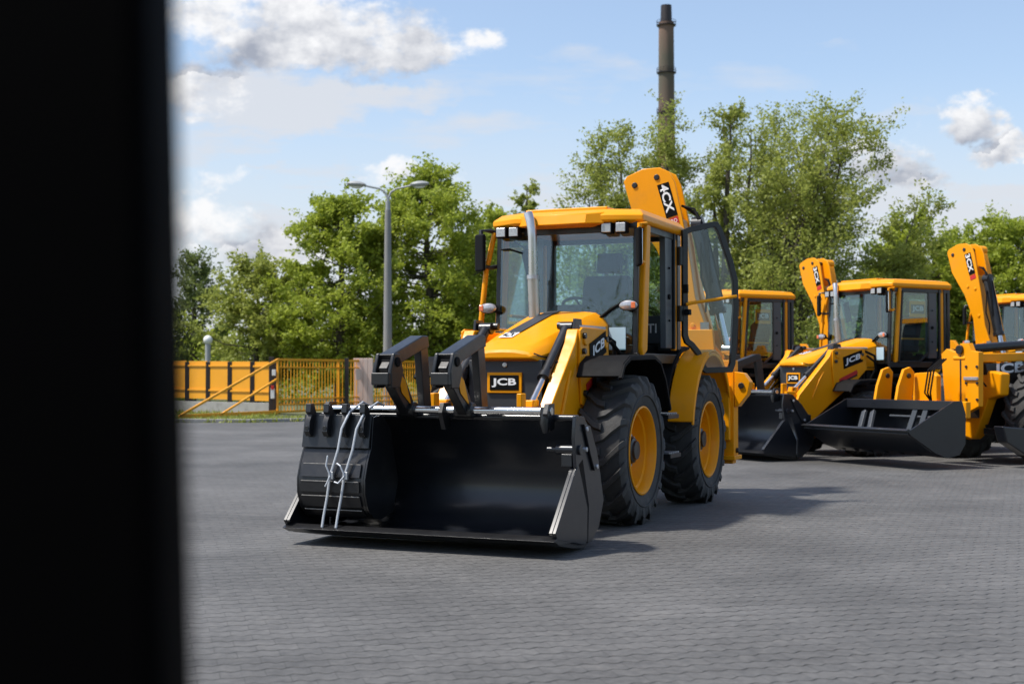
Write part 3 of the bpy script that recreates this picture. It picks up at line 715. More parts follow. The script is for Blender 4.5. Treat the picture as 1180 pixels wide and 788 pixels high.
    m.tube([(-.315, -.235, 2.74), (-.315, -.24, 2.82), (-.325, -.26, 2.90), (-.344, -.293, 2.978)], .038, 14, BLK)
    obj('exhaust_stack', m, None, root, bevel=0)
    # mirrors, lamps, rails ---------------------------------------
    for sy in (1, -1):
        m = MB(); yy = sy*.90 if sy < 0 else .80; xx = -.52
        R = Matrix.Rotation(radians(-30 if sy < 0 else -64), 3, 'Z')
        m.box((xx, yy, 2.63), (.045, .15, .38), BLKM, R)
        mi = obj('wing_mirror', m, None, root, bevel=.02)
        m = MB(); m.box(Vector((xx, yy, 2.63))+R @ Vector((-.025, 0, 0)), (.008, .125, .34), MIRR, R); obj('mirror_glass', m, None, mi, bevel=.004)
        m = MB(); m.tube([(-.70, sy*.76, 2.84), (-.62, sy*.84, 2.86), (-.54, yy, 2.86), (-.53, yy, 2.50), (-.6, sy*.82, 2.48), (-.70, sy*.76, 2.5)], .022, 10, YEL if sy > 0 else BLK)
        obj('mirror_arm', m, None, root, bevel=0)
        m = MB(); vs = MB()
        c = Vector((-.50, sy*.735 - (.06 if sy < 0 else .03), 2.06))
        prof = [(-.055, .05), (-.02, .085), (.02, .088)]
        vs.lathe(prof+[(.02, .001)], 24, ax='x', mat=BLKM)
        vs.v = [(c.x+p[0], c.y+p[1]*1.15, c.z+p[2]*.62) for p in vs.v]
        vs.beam((c.x-.05, c.y, c.z), (-.62, sy*.70, 2.0), .03, .03, BLKM)
        il = obj('indicator_lamp', vs, None, root, bevel=0)
        lz = MB(); lz.lathe([(.021, .082), (.042, .07), (.052, .04), (.056, .001)], 24, ax='x', mat=LAMPW)
        lz.v = [(c.x+p[0], c.y+p[1]*1.15, c.z+p[2]*.62) for p in lz.v]
        obj('lamp_lens', lz, None, il, bevel=0)
        lz = MB(); lz.box((c.x+.053, c.y+sy*.06, c.z), (.012, .045, .06), AMB); obj('turn_lens', lz, None, il, bevel=.005)
        m = MB(); m.tube([(-.58, sy*.92, 1.62), (-.58, sy*.915, 1.95), (-.60, sy*.87, 2.45), (-.66, sy*.80, 2.84)], .028, 10, YEL)
        m.tube([(-.58, sy*.92, 1.64), (-.6, sy*.74, 1.62)], .024, 8, YEL)
        if sy < 0: obj('mirror_pole', m, None, root, bevel=0)
    for pts, rr in (([(-.55, .35, 1.92), (-.56, .48, 2.02), (-.565, .62, 2.10)], .013), ([(-.57, .30, 1.88), (-.572, .52, 2.04)], .009), ([(-.60, -.48, 2.62), (-.59, -.6, 2.66), (-.6, -.7, 2.66)], .01)):
        m = MB(); m.tube(pts, rr, 7, BLKM); obj('wiper', m, None, root, bevel=0)
    m = MB(); m.box((-.80, -.46, 2.5), (.02, .13, .36), BLKM, Matrix.Rotation(radians(14), 3, 'X')); m.tube([(-.8, -.48, 2.66), (-.7, -.6, 2.75)], .01, 6, BLKM)
    obj('inner_mirror', m, None, root, bevel=.02)
    # rear frame, kingpost and stabilisers ------------------------
    m = MB(); m.box((-3.08, 0, .95), (.12, 2.1, .62), YEL); m.box((-3.18, 0, 1.18), (.12, 2.14, .1), YEL); m.box((-3.18, 0, .72), (.12, 2.14, .1), YEL)
    obj('rear_frame', m, None, root, bevel=.01)
    m = MB(); m.prism([(-.74, .74), (.22, .74), (.24, 1.5), (.2, 1.88), (-.1, 1.9), (-.2, 2.02), (-.34, 2.02), (-.42, 1.88), (-.74, 1.84)], 'x', -3.22, -3.30, YEL)
    m.prism([(.25, 1.9), (.85, 1.9), (.9, 1.35), (.8, 1.05), (.3, 1.05)], 'x', -3.05, -3.12, YEL)
    m.prism([(.25, 1.9), (.85, 1.9), (.9, 1.35), (.8, 1.05), (.3, 1.05)], 'x', -3.36, -3.44, YEL)
    for a in range(3):
        for b in range(3): m.tube([(-3.22, -.32+a*.2, 1.0+b*.27), (-3.195, -.32+a*.2, 1.0+b*.27)], .02, 8, BLK)
    m.tube([(-3.0, .6, 1.45), (-3.5, .6, 1.45)], .07, 18, YEL)
    kp = obj('kingpost', m, None, root, bevel=.012)
    for sy in (1, -1):
        m = MB(); m.box((-3.2, sy*1.0, 1.0), (.2, .17, 1.1), YEL); m.box((-3.2, sy*1.0, .62), (.15, .13, .5), YEL); m.box((-3.2, sy*1.0, .44), (.34, .22, .05), YEL); m.tube([(-3.2, sy*.88, .52), (-3.2, sy*1.12, .52)], .03, 10, BLK)
        st = obj('stabiliser_leg', m, None, root, bevel=.01)
        m = MB(); m.prism([(sy*1.09, 1.42), (sy*1.2, 1.40), (sy*1.27, 1.3), (sy*1.24, 1.16), (sy*1.13, 1.02), (sy*1.09, 1.02)], 'x', -3.10, -3.26, YEL); m.tube([(-3.08, sy*1.17, 1.26), (-3.28, sy*1.17, 1.26)], .035, 12, BLK)
        obj('leg_lug', m, None, st, bevel=.008)
    # slewed side bracket carrying the folded dipper (seen from the flank)
    m = MB(); m.prism([(.22, .30), (.40, .30), (.62, .82), (.92, 1.0), (.92, 1.42), (.34, 1.5), (.30, 1.0), (.2, .6)], 'x', -3.62, -3.80, YEL)
    for qy, qz in ((.31, .42), (.45, 1.38)): m.tube([(-3.6, qy, qz), (-3.83, qy, qz)], .05, 14, YEL)
    obj('dipper_end', m, None, root, bevel=.02)
    # boom folded upright and slewed across the tail
    bp = [(-.24, 3.66), (-.2, 3.72), (.0, 3.80), (.2, 3.805), (.32, 3.75), (.39, 3.62), (.46, 3.3), (.545, 2.88), (.63, 2.28), (.80, 1.80), (.97, 1.60), (.94, 1.38), (.76, 1.28), (.55, 1.30), (.46, 1.45), (.42, 1.9), (.36, 2.4), (.16, 2.85), (-.13, 3.28)]
    m = MB(); m.prism(bp, 'x', -3.12, -3.155, YEL); m.prism(bp, 'x', -3.375, -3.41, YEL)
    # closing plates between the sides, upper end stays open like a fork
    rt = [(.465, 3.2), (.525, 2.86), (.61, 2.28), (.78, 1.78)]; m.sheet(rt, 'x', -3.156, -3.374, -.03, YEL)
    lf = [(-.02, 3.06), (.15, 2.87), (.39, 2.4), (.45, 1.9), (.5, 1.45)]; m.sheet(lf, 'x', -3.156, -3.374, .03, YEL)
    for qy, qz in ((.17, 3.69), (-.10, 3.61)): m.tube([(-3.105, qy, qz), (-3.42, qy, qz)], .035, 16, BLK)
    for qy, qz in ((.42, 2.95), (.5, 2.45), (.60, 1.95), (.62, 1.62), (.85, 1.55), (.25, 3.0)): m.tube([(-3.105, qy, qz), (-3.13, qy, qz)], .03, 12, YEL)
    boom = obj('backhoe_boom', m, None, root, bevel=.012)
    m = MB(); m.prism([(.175, 3.595), (.315, 3.63), (.425, 3.24), (.29, 3.20)], 'x', -3.117, -3.114, DEC); obj('model_plate', m, None, boom, bevel=0)
    dn = Vector((0, .27, -.96))
    letters('4CX' if main else '3CX', (-3.110, .295, 3.435), dn, Vector((0, .96, .27)), .34, .105, WHT, boom, .03)
    m = MB(); m.prism([(.30, 3.185), (.425, 3.225), (.445, 3.15), (.315, 3.11)], 'x', -3.117, -3.114, RED); obj('red_plate', m, None, boom, bevel=0)
    if main: letters('PRO', (-3.110, .372, 3.168), Vector((0, .96, .27)), Vector((0, -.27, .96)), .10, .045, WHT, boom, .01)
    ram(root, (-3.2, .64, 3.12), (-3.2, .98, 1.66), .085, .70, 'boom_ram')
    m = MB(); m.beam((-3.55, .15, 3.6), (-3.55, .72, 1.35), .16, .26, YEL, (0, 1, 0)); m.tube([(-3.4, .17, 3.69), (-3.66, .17, 3.69)], .09, 16, YEL)
    obj('dipper_arm', m, None, root, bevel=.015)
    m = MB()
    for q in range(3):
        m.tube([(-3.2-.05*q, .45, 3.35), (-3.14, .62+.03*q, 3.3-.05*q), (-3.12, .74+.02*q, 2.95), (-3.13, .82, 2.5-.1*q), (-3.16, .9, 2.0)], .014, 7, BLKM)
    m.tube([(-3.10, .7, 2.9), (-3.05, .72, 2.5), (-3.07, .78, 2.3), (-3.09, .76, 2.1)], .012, 7, BLKM)
    for q in range(4): m.tube([(-3.1, .62+.045*q, 1.66), (-3.04, .64+.045*q, 1.45), (-3.06, .6+.05*q, 1.2), (-3.1, .55+.05*q, 1.02)], .013, 7, BLKM)
    m.box((-3.09, .72, 1.72), (.03, .26, .03), BLK)
    m.tube([(-.2, .62, 1.7), (-.34, .66, 1.6), (-.42, .62, 1.42)], .02, 8, BLKM); m.tube([(-.25, .52, 1.78), (-.42, .58, 1.7), (-.48, .56, 1.5), (-.4, .5, 1.3)], .022, 8, BLKM)
    pieces('hydraulic_hose', m, root)
    m = MB(); m.box((-3.085, .75, 1.92), (.012, .10, .13), GALV); obj('rating_plate', m, None, root, bevel=0)
    return root

def place(o, ox, oy, phi):
    p = radians(phi); o.location = (ox, oy, 0); o.rotation_euler = (0, 0, atan2(-cos(p), -sin(p)))

A = make_backhoe('main'); place(A, .293, 12.9, 23.5)
tag(A, 'yellow backhoe loader standing in front of the others with its glass cab door swung open', 'backhoe loader', 'backhoe loaders parked in the yard')
Bm = make_backhoe('other'); place(Bm, 5.60, 23.49, 60)
tag(Bm, 'yellow backhoe loader behind the wide grey-braced bucket, its hood and grille facing left', 'backhoe loader', 'backhoe loaders parked in the yard')
Dm = copy_tree(Bm); place(Dm, 3.48, 26.6, 60)
tag(Dm, 'yellow backhoe loader half hidden behind the open cab door of the front machine', 'backhoe loader', 'backhoe loaders parked in the yard')
Cm = copy_tree(Bm); place(Cm, 9.70, 28.0, 64)
tag(Cm, 'yellow backhoe loader farthest right, only its cab showing behind an upright boom', 'backhoe loader', 'backhoe loaders parked in the yard')

# ------------------------------------------------------------------ digging bucket strapped into the shovel
def make_dig_bucket():
    r = empty('digging_bucket', A.location, A.rotation_euler.z); y0, y1 = -1.16, -.55
    hp = [(2.34, 1.04), (2.37, .80), (2.43, .68), (2.475, .54), (2.47, .42), (2.42, .30), (2.33, .22), (2.2, .2)]
    m = MB(); m.sheet(hp, 'y', y0, y1, -.025, BLK)
    side = hp+[(2.0, .24), (1.92, .5), (2.05, .95), (2.2, 1.06)]
    m.prism(side, 'y', y0-.018, y0, BLK); m.prism(side, 'y', y1, y1+.018, BLK)
    m.prism([(2.0, .24), (1.92, .5), (2.05, .95), (2.02, .95), (1.88, .5), (1.97, .22)], 'y', y0, y1, BLK)
    o = obj('shell', m, None, r, bevel=.004)
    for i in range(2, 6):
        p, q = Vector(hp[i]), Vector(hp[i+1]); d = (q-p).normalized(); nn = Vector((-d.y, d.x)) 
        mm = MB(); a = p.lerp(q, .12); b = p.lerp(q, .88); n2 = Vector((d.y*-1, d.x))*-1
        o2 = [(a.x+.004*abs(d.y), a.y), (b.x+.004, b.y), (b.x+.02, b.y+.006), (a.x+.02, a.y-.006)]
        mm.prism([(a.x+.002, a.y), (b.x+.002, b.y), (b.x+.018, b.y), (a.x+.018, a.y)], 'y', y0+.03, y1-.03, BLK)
        mm.prism([(a.x+.0185, a.y+.001), (a.x+.0215, a.y+.001), (a.x+.0215, a.y-.007), (a.x+.0185, a.y-.007)], 'y', y0+.036, y1-.036, GLINT)  # thin pale strip stands in for the bright highlight on the rib edge
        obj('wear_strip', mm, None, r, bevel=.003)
    m = MB(); m.prism([(2.33, 1.06), (2.395, .79), (2.41, .79), (2.36, 1.06)], 'y', y0-.012, y1+.012, BLK); obj('top_plate', m, None, r, bevel=.004)
    for k in range(4):
        yy = y0+.06+k*(y1-y0-.1)/3
        mm = MB(); mm.prism([(2.37, 1.15), (2.42, 1.15), (2.43, 1.08), (2.405, 1.06), (2.44, 1.0), (2.45, .92), (2.42, .88), (2.37, .9), (2.33, 1.06)], 'y', yy-.025, yy+.025, BLK)
        mm.tube([(2.445, yy, .95), (2.452, yy, .95)], .02, 10, BLK)
        obj('tooth', mm, None, r, bevel=.006)
    return r
Dg = make_dig_bucket(); tag(Dg, 'black ribbed digging bucket strapped down inside the left end of the front shovel', 'bucket')
for i, (ya, yb) in enumerate(((-.72, -.89), (-.58, -.76))):
    r = empty('lashing_strap', A.location, A.rotation_euler.z)
    m = MB(); P0 = [(2.13, ya+.03, 1.13), (2.2, ya+.01, 1.16), (2.40, ya, 1.085), (2.47, ya-.03, .95), (2.46, ya*.7+yb*.3, .78), (2.515, ya*.4+yb*.6, .56), (2.51, ya*.2+yb*.8, .40), (2.53, yb, .25), (2.545, yb, .155)]
    P0 = [(x, yb+(ya-yb)*max(0, (z-.155)/.93)**1.4 if z < 1.08 else y, z) for x, y, z in P0]
    m.tube(P0, .0105, 8, STRAP)
    obj('band', m, None, r, bevel=0)
    m = MB(); c = Vector((2.525, ya*.42+yb*.58, .575)); m.box(c, (.025, .045, .06), GALV)
    m.tube([c+Vector((.015, 0, 0)), c+Vector((.03, -.05 if i else -.02, -.06)), c+Vector((.025, -.09 if i else -.04, -.05-.04*(1-i)))], .008, 6, STRAP)
    m.tube([c+Vector((.015, 0, 0)), c+Vector((.03, -.03, .08)), c+Vector((.02, -.02-.05*i, .1+.06*(1-i)))], .008, 6, STRAP)
    obj('ratchet', m, None, r, bevel=.003)
    tag(r, ('left one of two pale lashing straps over the digging bucket, its loose tail pointing up', 'right one of two pale lashing straps over the digging bucket, its tails curled')[i], 'strap', 'lashing straps on the digging bucket')

# ------------------------------------------------------------------ second loader with the low boom at the right edge
LEV = [(.39, 1.47), (.87, 1.40), (.84, 1.06), (.60, 1.0), (.34, .42), (.26, .36), (-.06, .44), (.19, 1.06), (.24, 1.42), (.30, 1.48)]
KNG = [(.09, 1.70), (.2, 1.78), (.38, 1.72), (.5, 1.86), (.66, 1.86), (.72, 1.74), (.87, 1.72), (.86, .90), (.54, .76), (.17, .84)]
def make_low_loader():
    r = empty('telescopic_loader'); place(r, 7.55, 21.58, 64)
    m = MB(); m.prism([(.3, .5), (.6, .8), (.5, 1.2), (-3.0, 1.25), (-3.6, 1.1), (-3.6, .55), (-.6, .45)], 'y', -.45, .42, BLK); m.box((-.42, 0, .7), (.25, 1.5, .25), BLK); m.box((-2.9, 0, .7), (.25, 1.5, .25), BLK)
    obj('chassis', m, None, r, bevel=.02)
    for sx in (-.42, -2.9):
        for sy in (1, -1):
            w = wheel(r, sx, sy*.92, side=sy, spin=.2); w.scale = (1.08, 1.08, 1.08); w.location.z = .745
    m = MB()
    for sy in (1, -1):
        for sx in (-.42, -2.9): m.sheet([(sx+.84*cos(radians(t)), .75+.84*sin(radians(t))) for t in range(60, 171, 14)], 'y', *sorted((sy*.70, sy*1.15)), .02, BLKM)
    obj('mudguard', m, None, r, bevel=.01)
    m = MB(); m.prism([(-3.7, 1.66), (.9, 1.56), (.98, 1.62), (.95, 1.70), (-3.7, 1.80)], 'y', .34, .60, YEL)
    m.prism([(-3.7, 1.20), (.45, 1.20), (.55, 1.55), (-3.7, 1.655)], 'y', .30, .598, BLK)
    b = obj('loader_boom', m, None, r, bevel=.02)
    letters('JCB', (.05, .603, 1.46), (-1, 0, .04), (0, 0, 1), .66, .20, WHT, b, .035)
    m = MB(); m.prism(LEV, 'x', .30, .50, YEL); m.tube([(.52, .33, 1.40), (.28, .33, 1.40)], .05, 14, YEL); obj('lever_arm', m, None, r, bevel=.03)
    m = MB(); m.prism(KNG, 'x', .86, .96, YEL)
    for a in range(2):
        for q in range(3): m.tube([(.95, .62+.22*a, 1.0+.25*q), (.98, .62+.22*a, 1.0+.25*q)], .022, 10, BLK)
    m.box((.962, .50, 1.25), (.012, .03, .86), BLK); m.box((.97, .72, 1.32), (.04, .28, .05), GALV)
    obj('tail_plate', m, None, r, bevel=.012)
    m = MB(); m.tube([(1.0, .5, 1.76), (-1.4, .5, 1.92)], .07, 16, BLK); m.tube([(.75, .5, 1.777), (.9, .5, 1.767)], .085, 16, BLK); obj('boom_ram', m, None, r, bevel=.004)
    m = MB(); m.box((1.30, .45, .85), (.1, 1.1, .25), YEL); m.prism([(-.2, .85), (.34, .85), (.34, 1.36), (.24, 1.42), (-.15, 1.40)], 'x', 1.2, 1.30, YEL); obj('carriage', m, None, r, bevel=.015)
    for yy in (-.60, -.12):
        m = MB(); m.prism([(1.40, .9), (1.34, 1.42), (1.42, 1.5), (1.55, 1.46), (1.66, 1.2), (1.72, .92)], 'y', yy-.03, yy+.03, YEL); m.tube([(1.46, yy-.05, 1.36), (1.46, yy+.05, 1.36)], .04, 12, BLK); obj('hitch_plate', m, None, r, bevel=.01)
    m = MB()
    for q in range(3): m.tube([(1.25, .4+.05*q, 1.62), (1.48, .36+.06*q, 1.45), (1.5, .3+.06*q, 1.1), (1.36, .3, .95)], .014, 7, BLKM)
    m.tube([(.7, .64, 1.75), (.8, .72, 1.6), (.75, .7, 1.3), (.6, .66, 1.2)], .014, 7, BLKM)
    pieces('hydraulic_hose', m, r)
    m = MB(); m.prism([(1.06, .62), (.3, .56), (.25, .16), (.6, .18), (.98, .38)], 'y', 1.24, 1.44, SHV); obj('tool_box', m, None, r, bevel=.02)
    m = MB(); m.box((.40, .85, .50), (.1, .8, .1), BLK); obj('box_bracket', m, None, r, bevel=.01)
    m = MB(); m.prism([(-2.35, 1.1), (-2.2, 1.75), (-2.4, 2.35), (-3.5, 2.35), (-3.6, 1.1)], 'y', -.85, .1, BLK); cb = obj('cab', m, None, r, bevel=.03)
    m = MB(); m.prism([(-2.3, 2.36), (-3.65, 2.36), (-3.6, 2.46), (-2.4, 2.46)], 'y', -.88, .13, YEL); obj('cab_roof', m, None, r, bevel=.02)
    m = MB(); m.prism([(-2.6, 1.0), (-1.4, 1.0), (-1.4, 1.26), (-2.6, 1.28)], 'y', .66, 1.1, YEL); obj('engine_cover', m, None, r, bevel=.03)
    # wide clam bucket
    y0, y1 = -1.2, 1.2; z0 = .19
    m = MB(); prof = [(2.64, .55), (2.2, .28), (1.95, .2), (1.75, .24), (1.62, .36), (1.58, .55), (1.58, .80), (1.66, .97)]
    m.sheet(prof, 'y', y0+.02, y1-.02, .03, SHV); m.box((1.70, 0, .92), (.16, 2.36, .14), SHV)
    for yy in (-.95, -.63, -.3, .05, .4, .75): m.beam((2.5, yy, .445), (2.02, yy, .19), .07, .03, SHV)
    bk = obj('clam_bucket', m, None, r, bevel=.006)
    for yy in (y0, y1-.025):
        m = MB(); m.prism([(2.66, .56), (2.6, .5), (2.15, .24), (1.92, .16), (1.68, .2), (1.56, .36), (1.55, .8), (1.62, .99), (1.78, .99)], 'y', yy, yy+.025, SHV); obj('cheek_plate', m, None, bk, bevel=.004)
    m = MB(); m.prism([(2.70, .575), (2.64, .60), (2.40, .445), (2.42, .415)], 'y', y0+.001, y1-.001, BLK)
    for k in range(9): m.tube([(2.58, y0+.2+k*.25, .555), (2.572, y0+.2+k*.25, .567)], .02, 8, BLK)
    obj('cutting_edge', m, None, bk, bevel=.004)
    for (a, b_) in (((1.80, -.72, .80), (2.1, -.55, .36)), ((1.80, -.52, .80), (2.1, -.32, .36)), ((1.74, .38, .86), (1.84, .22, .3)), ((1.74, .60, .86), (1.84, .46, .3))):
        m = MB(); m.beam(a, b_, .10, .05, DGRY, (1, 0, 0)); obj('brace', m, None, bk, bevel=.008)
    m = MB(); m.tube([(1.74, -.2, .74), (1.74, 1.15, .74)], .02, 10, DGRY); obj('tie_rod', m, None, bk, bevel=0)
    return r
El = make_low_loader(); tag(El, 'yellow loader with low boom and wide braced black bucket, cut by the right picture edge', 'loader')

# ------------------------------------------------------------------ near door post
r = empty('door_post', (-.2, .75, 0))
m = MB(); m.prism([(-.30, -.045), (0.004, -.045), (.0, .05), (-.30, .05)], 'z', 0, 2.6, POST)
o = obj('door_post', m, None, None, bevel=.012); bpy.data.objects.remove(r); o.location = (-.149, .755, 0); o.rotation_euler = (0, radians(-1.8), 0)
o.name = 'door_post'
tag(o, 'near black door post right beside the camera, out of focus along the left side', 'post')

# ------------------------------------------------------------------ ground
def sheet_obj(name, pts, z, mat):
    me = bpy.data.meshes.new(name); me.from_pydata([(x, y, z) for x, y in pts], [], [list(range(len(pts)))]); me.materials.append(mat)
    o = bpy.data.objects.new(name, me); col.objects.link(o); tag(o, kind='structure'); return o
sheet_obj('ground', [(-2500, -2500), (2500, -2500), (2500, 2500), (-2500, 2500)], -.012, GRASS)
sheet_obj('paved_yard', [(-40, -12), (45, -12), (45, 47), (14, 47), (0, 45), (-3.5, 41), (-7.4, 38.2), (-40, 37.6)], 0, PAVE)
# kerb stones along the yard edge
m = MB(); random.seed(3)
kp = [(-30, 37.7), (-7.4, 38.3), (-3.5, 41.1), (0, 45.1), (14, 47.1)]
for (xa, ya), (xb, yb) in zip(kp, kp[1:]):
    L_ = sqrt((xb-xa)**2+(yb-ya)**2); n = int(L_/1.0)
    for k in range(n):
        t0 = k/n; t1 = (k+.97)/n
        p = Vector((xa+(xb-xa)*t0, ya+(yb-ya)*t0, .045+random.uniform(-.01, .012))); q = Vector((xa+(xb-xa)*t1, ya+(yb-ya)*t1, .045+random.uniform(-.01, .012)))
        m.beam(p, q, .15, .11)
tag(obj('kerb', m, CONC, None, bevel=.015), kind='structure')

# ------------------------------------------------------------------ fence and sliding gate
f0 = Vector((-8.1, 46.2, 0)); f1 = Vector((-19.5, 55.6, 0)); fd = (f1-f0).normalized(); fl = (f1-f0).length
fr = empty('panel_fence', f0, 0); 
m = MB(); m.beam(Vector((0, 0, .17)), fd*fl+Vector((0, 0, .17)), .25, .42); obj('base_wall', m, CONC, fr, bevel=.01)
npan = 12; pw = fl/npan
for k in range(npan):
    a = fd*(k*pw+.07); b = fd*((k+1)*pw-.07); lift = .40+.014*k
    m = MB(); m.beam(a+Vector((0, 0, lift+.72)), b+Vector((0, 0, lift+.72)), .03, 1.36); 
    obj('panel', m, FNCY, fr, bevel=.005)
    fn = Vector((fd.y, -fd.x, 0)); fn = fn if fn.y < 0 else -fn
    for z in (.36, 1.24):
        m = MB(); m.beam(a+fn*.04+Vector((0, 0, lift+z)), b+fn*.04+Vector((0, 0, lift+z)), .04, .06); obj('rail', m, FNCY, fr, bevel=.005)
for k in range(npan+1):
    m = MB(); p = fd*(k*pw)-Vector((0, .03, 0)); m.box(p+Vector((0, 0, .98)), (.17, .12, 1.66+.0*k)); obj('post', m, FNCB, fr, bevel=.008)
tag(fr, 'orange-yellow panel fence with dark posts standing on a low concrete wall', 'fence')

g0 = Vector((-7.88, 45.27, 0)); gd = Vector((2.88, 6.43, 0)).normalized(); glen = 11.5
gr = empty('sliding_gate', g0, 0); H0, H1 = .20, 1.86
m = MB()
for z in (.10, .34, .52, H1-.26, H1): m.beam(Vector((0, 0, z)), gd*glen+Vector((0, 0, z+.0)), .06, .075 if z in (.10, H1) else .05)
for s in (0, 3.9, 7.8, glen): m.beam(gd*s+Vector((0, 0, .1)), gd*s+Vector((0, 0, H1)), .07, .07, None, gd)
tl = -gd*5.25
m.beam(tl+Vector((0, 0, .10)), Vector((0, 0, .10)), .06, .11); m.beam(tl+Vector((0, 0, .10)), Vector((0, 0, H1)), .06, .075); m.beam(tl*.60+Vector((0, 0, .10)), Vector((0, 0, 1.22)), .06, .06)
obj('gate_frame', m, FNCY, gr, bevel=.006)
m = MB()
n = 58
for k in range(1, n): m.beam(gd*(k*glen/n)+Vector((0, 0, .1)), gd*(k*glen/n)+Vector((0, 0, H1)), .024, .024, None, gd)
obj('gate_bars', m, FNCY, gr, bevel=0)
m = MB()
for k in range(6): m.beam(gd*(5.0+.17*k)+Vector((.06, -.05, 1.36)), gd*(5.0+.17*k+.165)+Vector((.06, -.05, 1.36)), .02, .42)
obj('gate_board', m, PINK, gr, bevel=.003)
tag(gr, 'orange-yellow barred sliding gate with a slanted triangular tail frame', 'gate')
m = MB()
for s, dz in ((3.95, 0),): m.box(g0+gd*s+Vector((.25, .1, .95)), (.14, .14, 2.0))
tag(obj('gate_post', m, FNCB, None, bevel=.01), 'dark steel guide post standing behind the middle of the barred gate', 'post', 'guide posts of the gate')
r = empty('guide_post', g0+Vector((-.22, .05, 0)), 0)
m = MB(); m.box((0, 0, .95), (.16, .14, 2.0)); obj('post', m, FNCB, r, bevel=.01)
m = MB(); m.box((.1, -.1, 1.42), (.12, .1, .2)); m.box((.06, -.1, .72), (.12, .1, .34)); obj('control_box', m, WHT, r, bevel=.01)
m = MB(); m.box((.06, -.155, .92), (.1, .02, .14)); obj('warning_lamp', m, RED, r, bevel=.01)
tag(r, 'dark guide post with small pale control boxes where the fence meets the gate', 'post', 'guide posts of the gate')
pp = g0+gd*6.0+Vector((-.12, -.5, 0))
m = MB()
for k in range(4): m.box((pp.x-.27+.18*k, pp.y, .98), (.172, .3, 1.96))
tag(obj('gate_pillar', m, PINK, None, bevel=.01), 'pinkish ribbed gate pillar beside the tall street lamp', 'pillar')

# ------------------------------------------------------------------ lamps
def street_lamp():
    X, Y = -5.02, 54.3; r = empty('street_lamp', (X, Y, 0)); 
    m = MB(); m.tube([(0, 0, 0), (0, 0, 4), (0, 0, 8.0)], [.20, .165, .125], 14, POLE); obj('pole', m, None, r, bevel=0)
    m = MB(); m.tube([(0, 0, 7.95), (0, 0, 8.35)], .10, 12, LMPG)
    for s in (-1, 1): m.tube([(0, 0, 8.2), (.02*s, 0, 8.5), (.12*s, 0, 8.72), (.35*s, 0, 8.86), (.95*s, -.05, 8.98)], [.055, .05, .045, .04, .04], 10, LMPG)
    obj('twin_arm', m, None, r, bevel=0)
    for s in (-1, 1):
        m = MB(); c = Vector((1.28*s, -.06, 9.02)); m.lathe([(-.10, .001), (-.08, .12), (-.02, .19), (.03, .2), (.09, .15), (.13, .06), (.135, .001)], 18, ax='z', mat=LMPG)
        m.v = [(c.x+p[0]*2.0, c.y+p[1]*.85, c.z+p[2]*1.1+s*p[0]*.12) for p in m.v]
        h = obj('lamp_head', m, None, r, bevel=0)
        m = MB(); m.lathe([(-.16, .001), (-.15, .08), (-.09, .13), (-.06, .14)], 16, ax='z', mat=GLOBE); m.v = [(c.x+p[0]*1.9, c.y+p[1]*.8, c.z+p[2]+s*p[0]*.12) for p in m.v]; obj('lamp_glass', m, None, h, bevel=0)
    tag(r, 'tall concrete street lamp with two arms rising behind the barred gate', 'street lamp')
street_lamp()
r = empty('globe_lamp', (-13.0, 57.5, 0)); m = MB(); m.tube([(0, 0, 0), (0, 0, 2.65)], .12, 12, LMPG); obj('pole', m, None, r, bevel=0)
m = MB(); m.lathe([(-.2*cos(t*pi/10), .2*sin(t*pi/10)+.001) for t in range(11)], 16, ax='z', c=(0, 0, 2.82), mat=GLOBE); obj('globe', m, None, r, bevel=0)
tag(r, 'small white globe lamp on a grey post behind the panel fence', 'lamp')

# ------------------------------------------------------------------ chimney
r = empty('factory_chimney', (34.6, 300, 0))
m = MB(); m.lathe([(0, 2.6), (30, 2.15), (60, 1.82), (80, 1.68)], 36, ax='z', mat=CHIM)
obj('shaft', m, None, r, bevel=0)
m = MB(); m.lathe([(80, 1.0), (80, 1.3), (82.2, 1.25), (83.8, 1.2), (83.8, 1.0)], 24, ax='z', mat=FNCB); obj('flue_tip', m, None, r, bevel=0)
for z in (59.5, 68.5, 79.2):
    m = MB(); rr = 2.15
    m.lathe([(z, 1.6), (z, rr), (z+.18, rr), (z+.18, 1.6)], 30, ax='z', mat=FNCB); 
    for dz in (.6, 1.1): m.lathe([(z+dz, rr-.03), (z+dz, rr+.03), (z+dz+.06, rr+.03), (z+dz+.06, rr-.03)], 30, ax='z', mat=FNCB)
    for k in range(16): t = 2*pi*k/16; m.box((rr*cos(t), rr*sin(t), z+.6), (.06, .06, 1.1), FNCB)
    obj('platform', m, None, r, bevel=0)
tag(r, 'tall reddish brown factory chimney with dark tip rising far behind the trees', 'chimney')

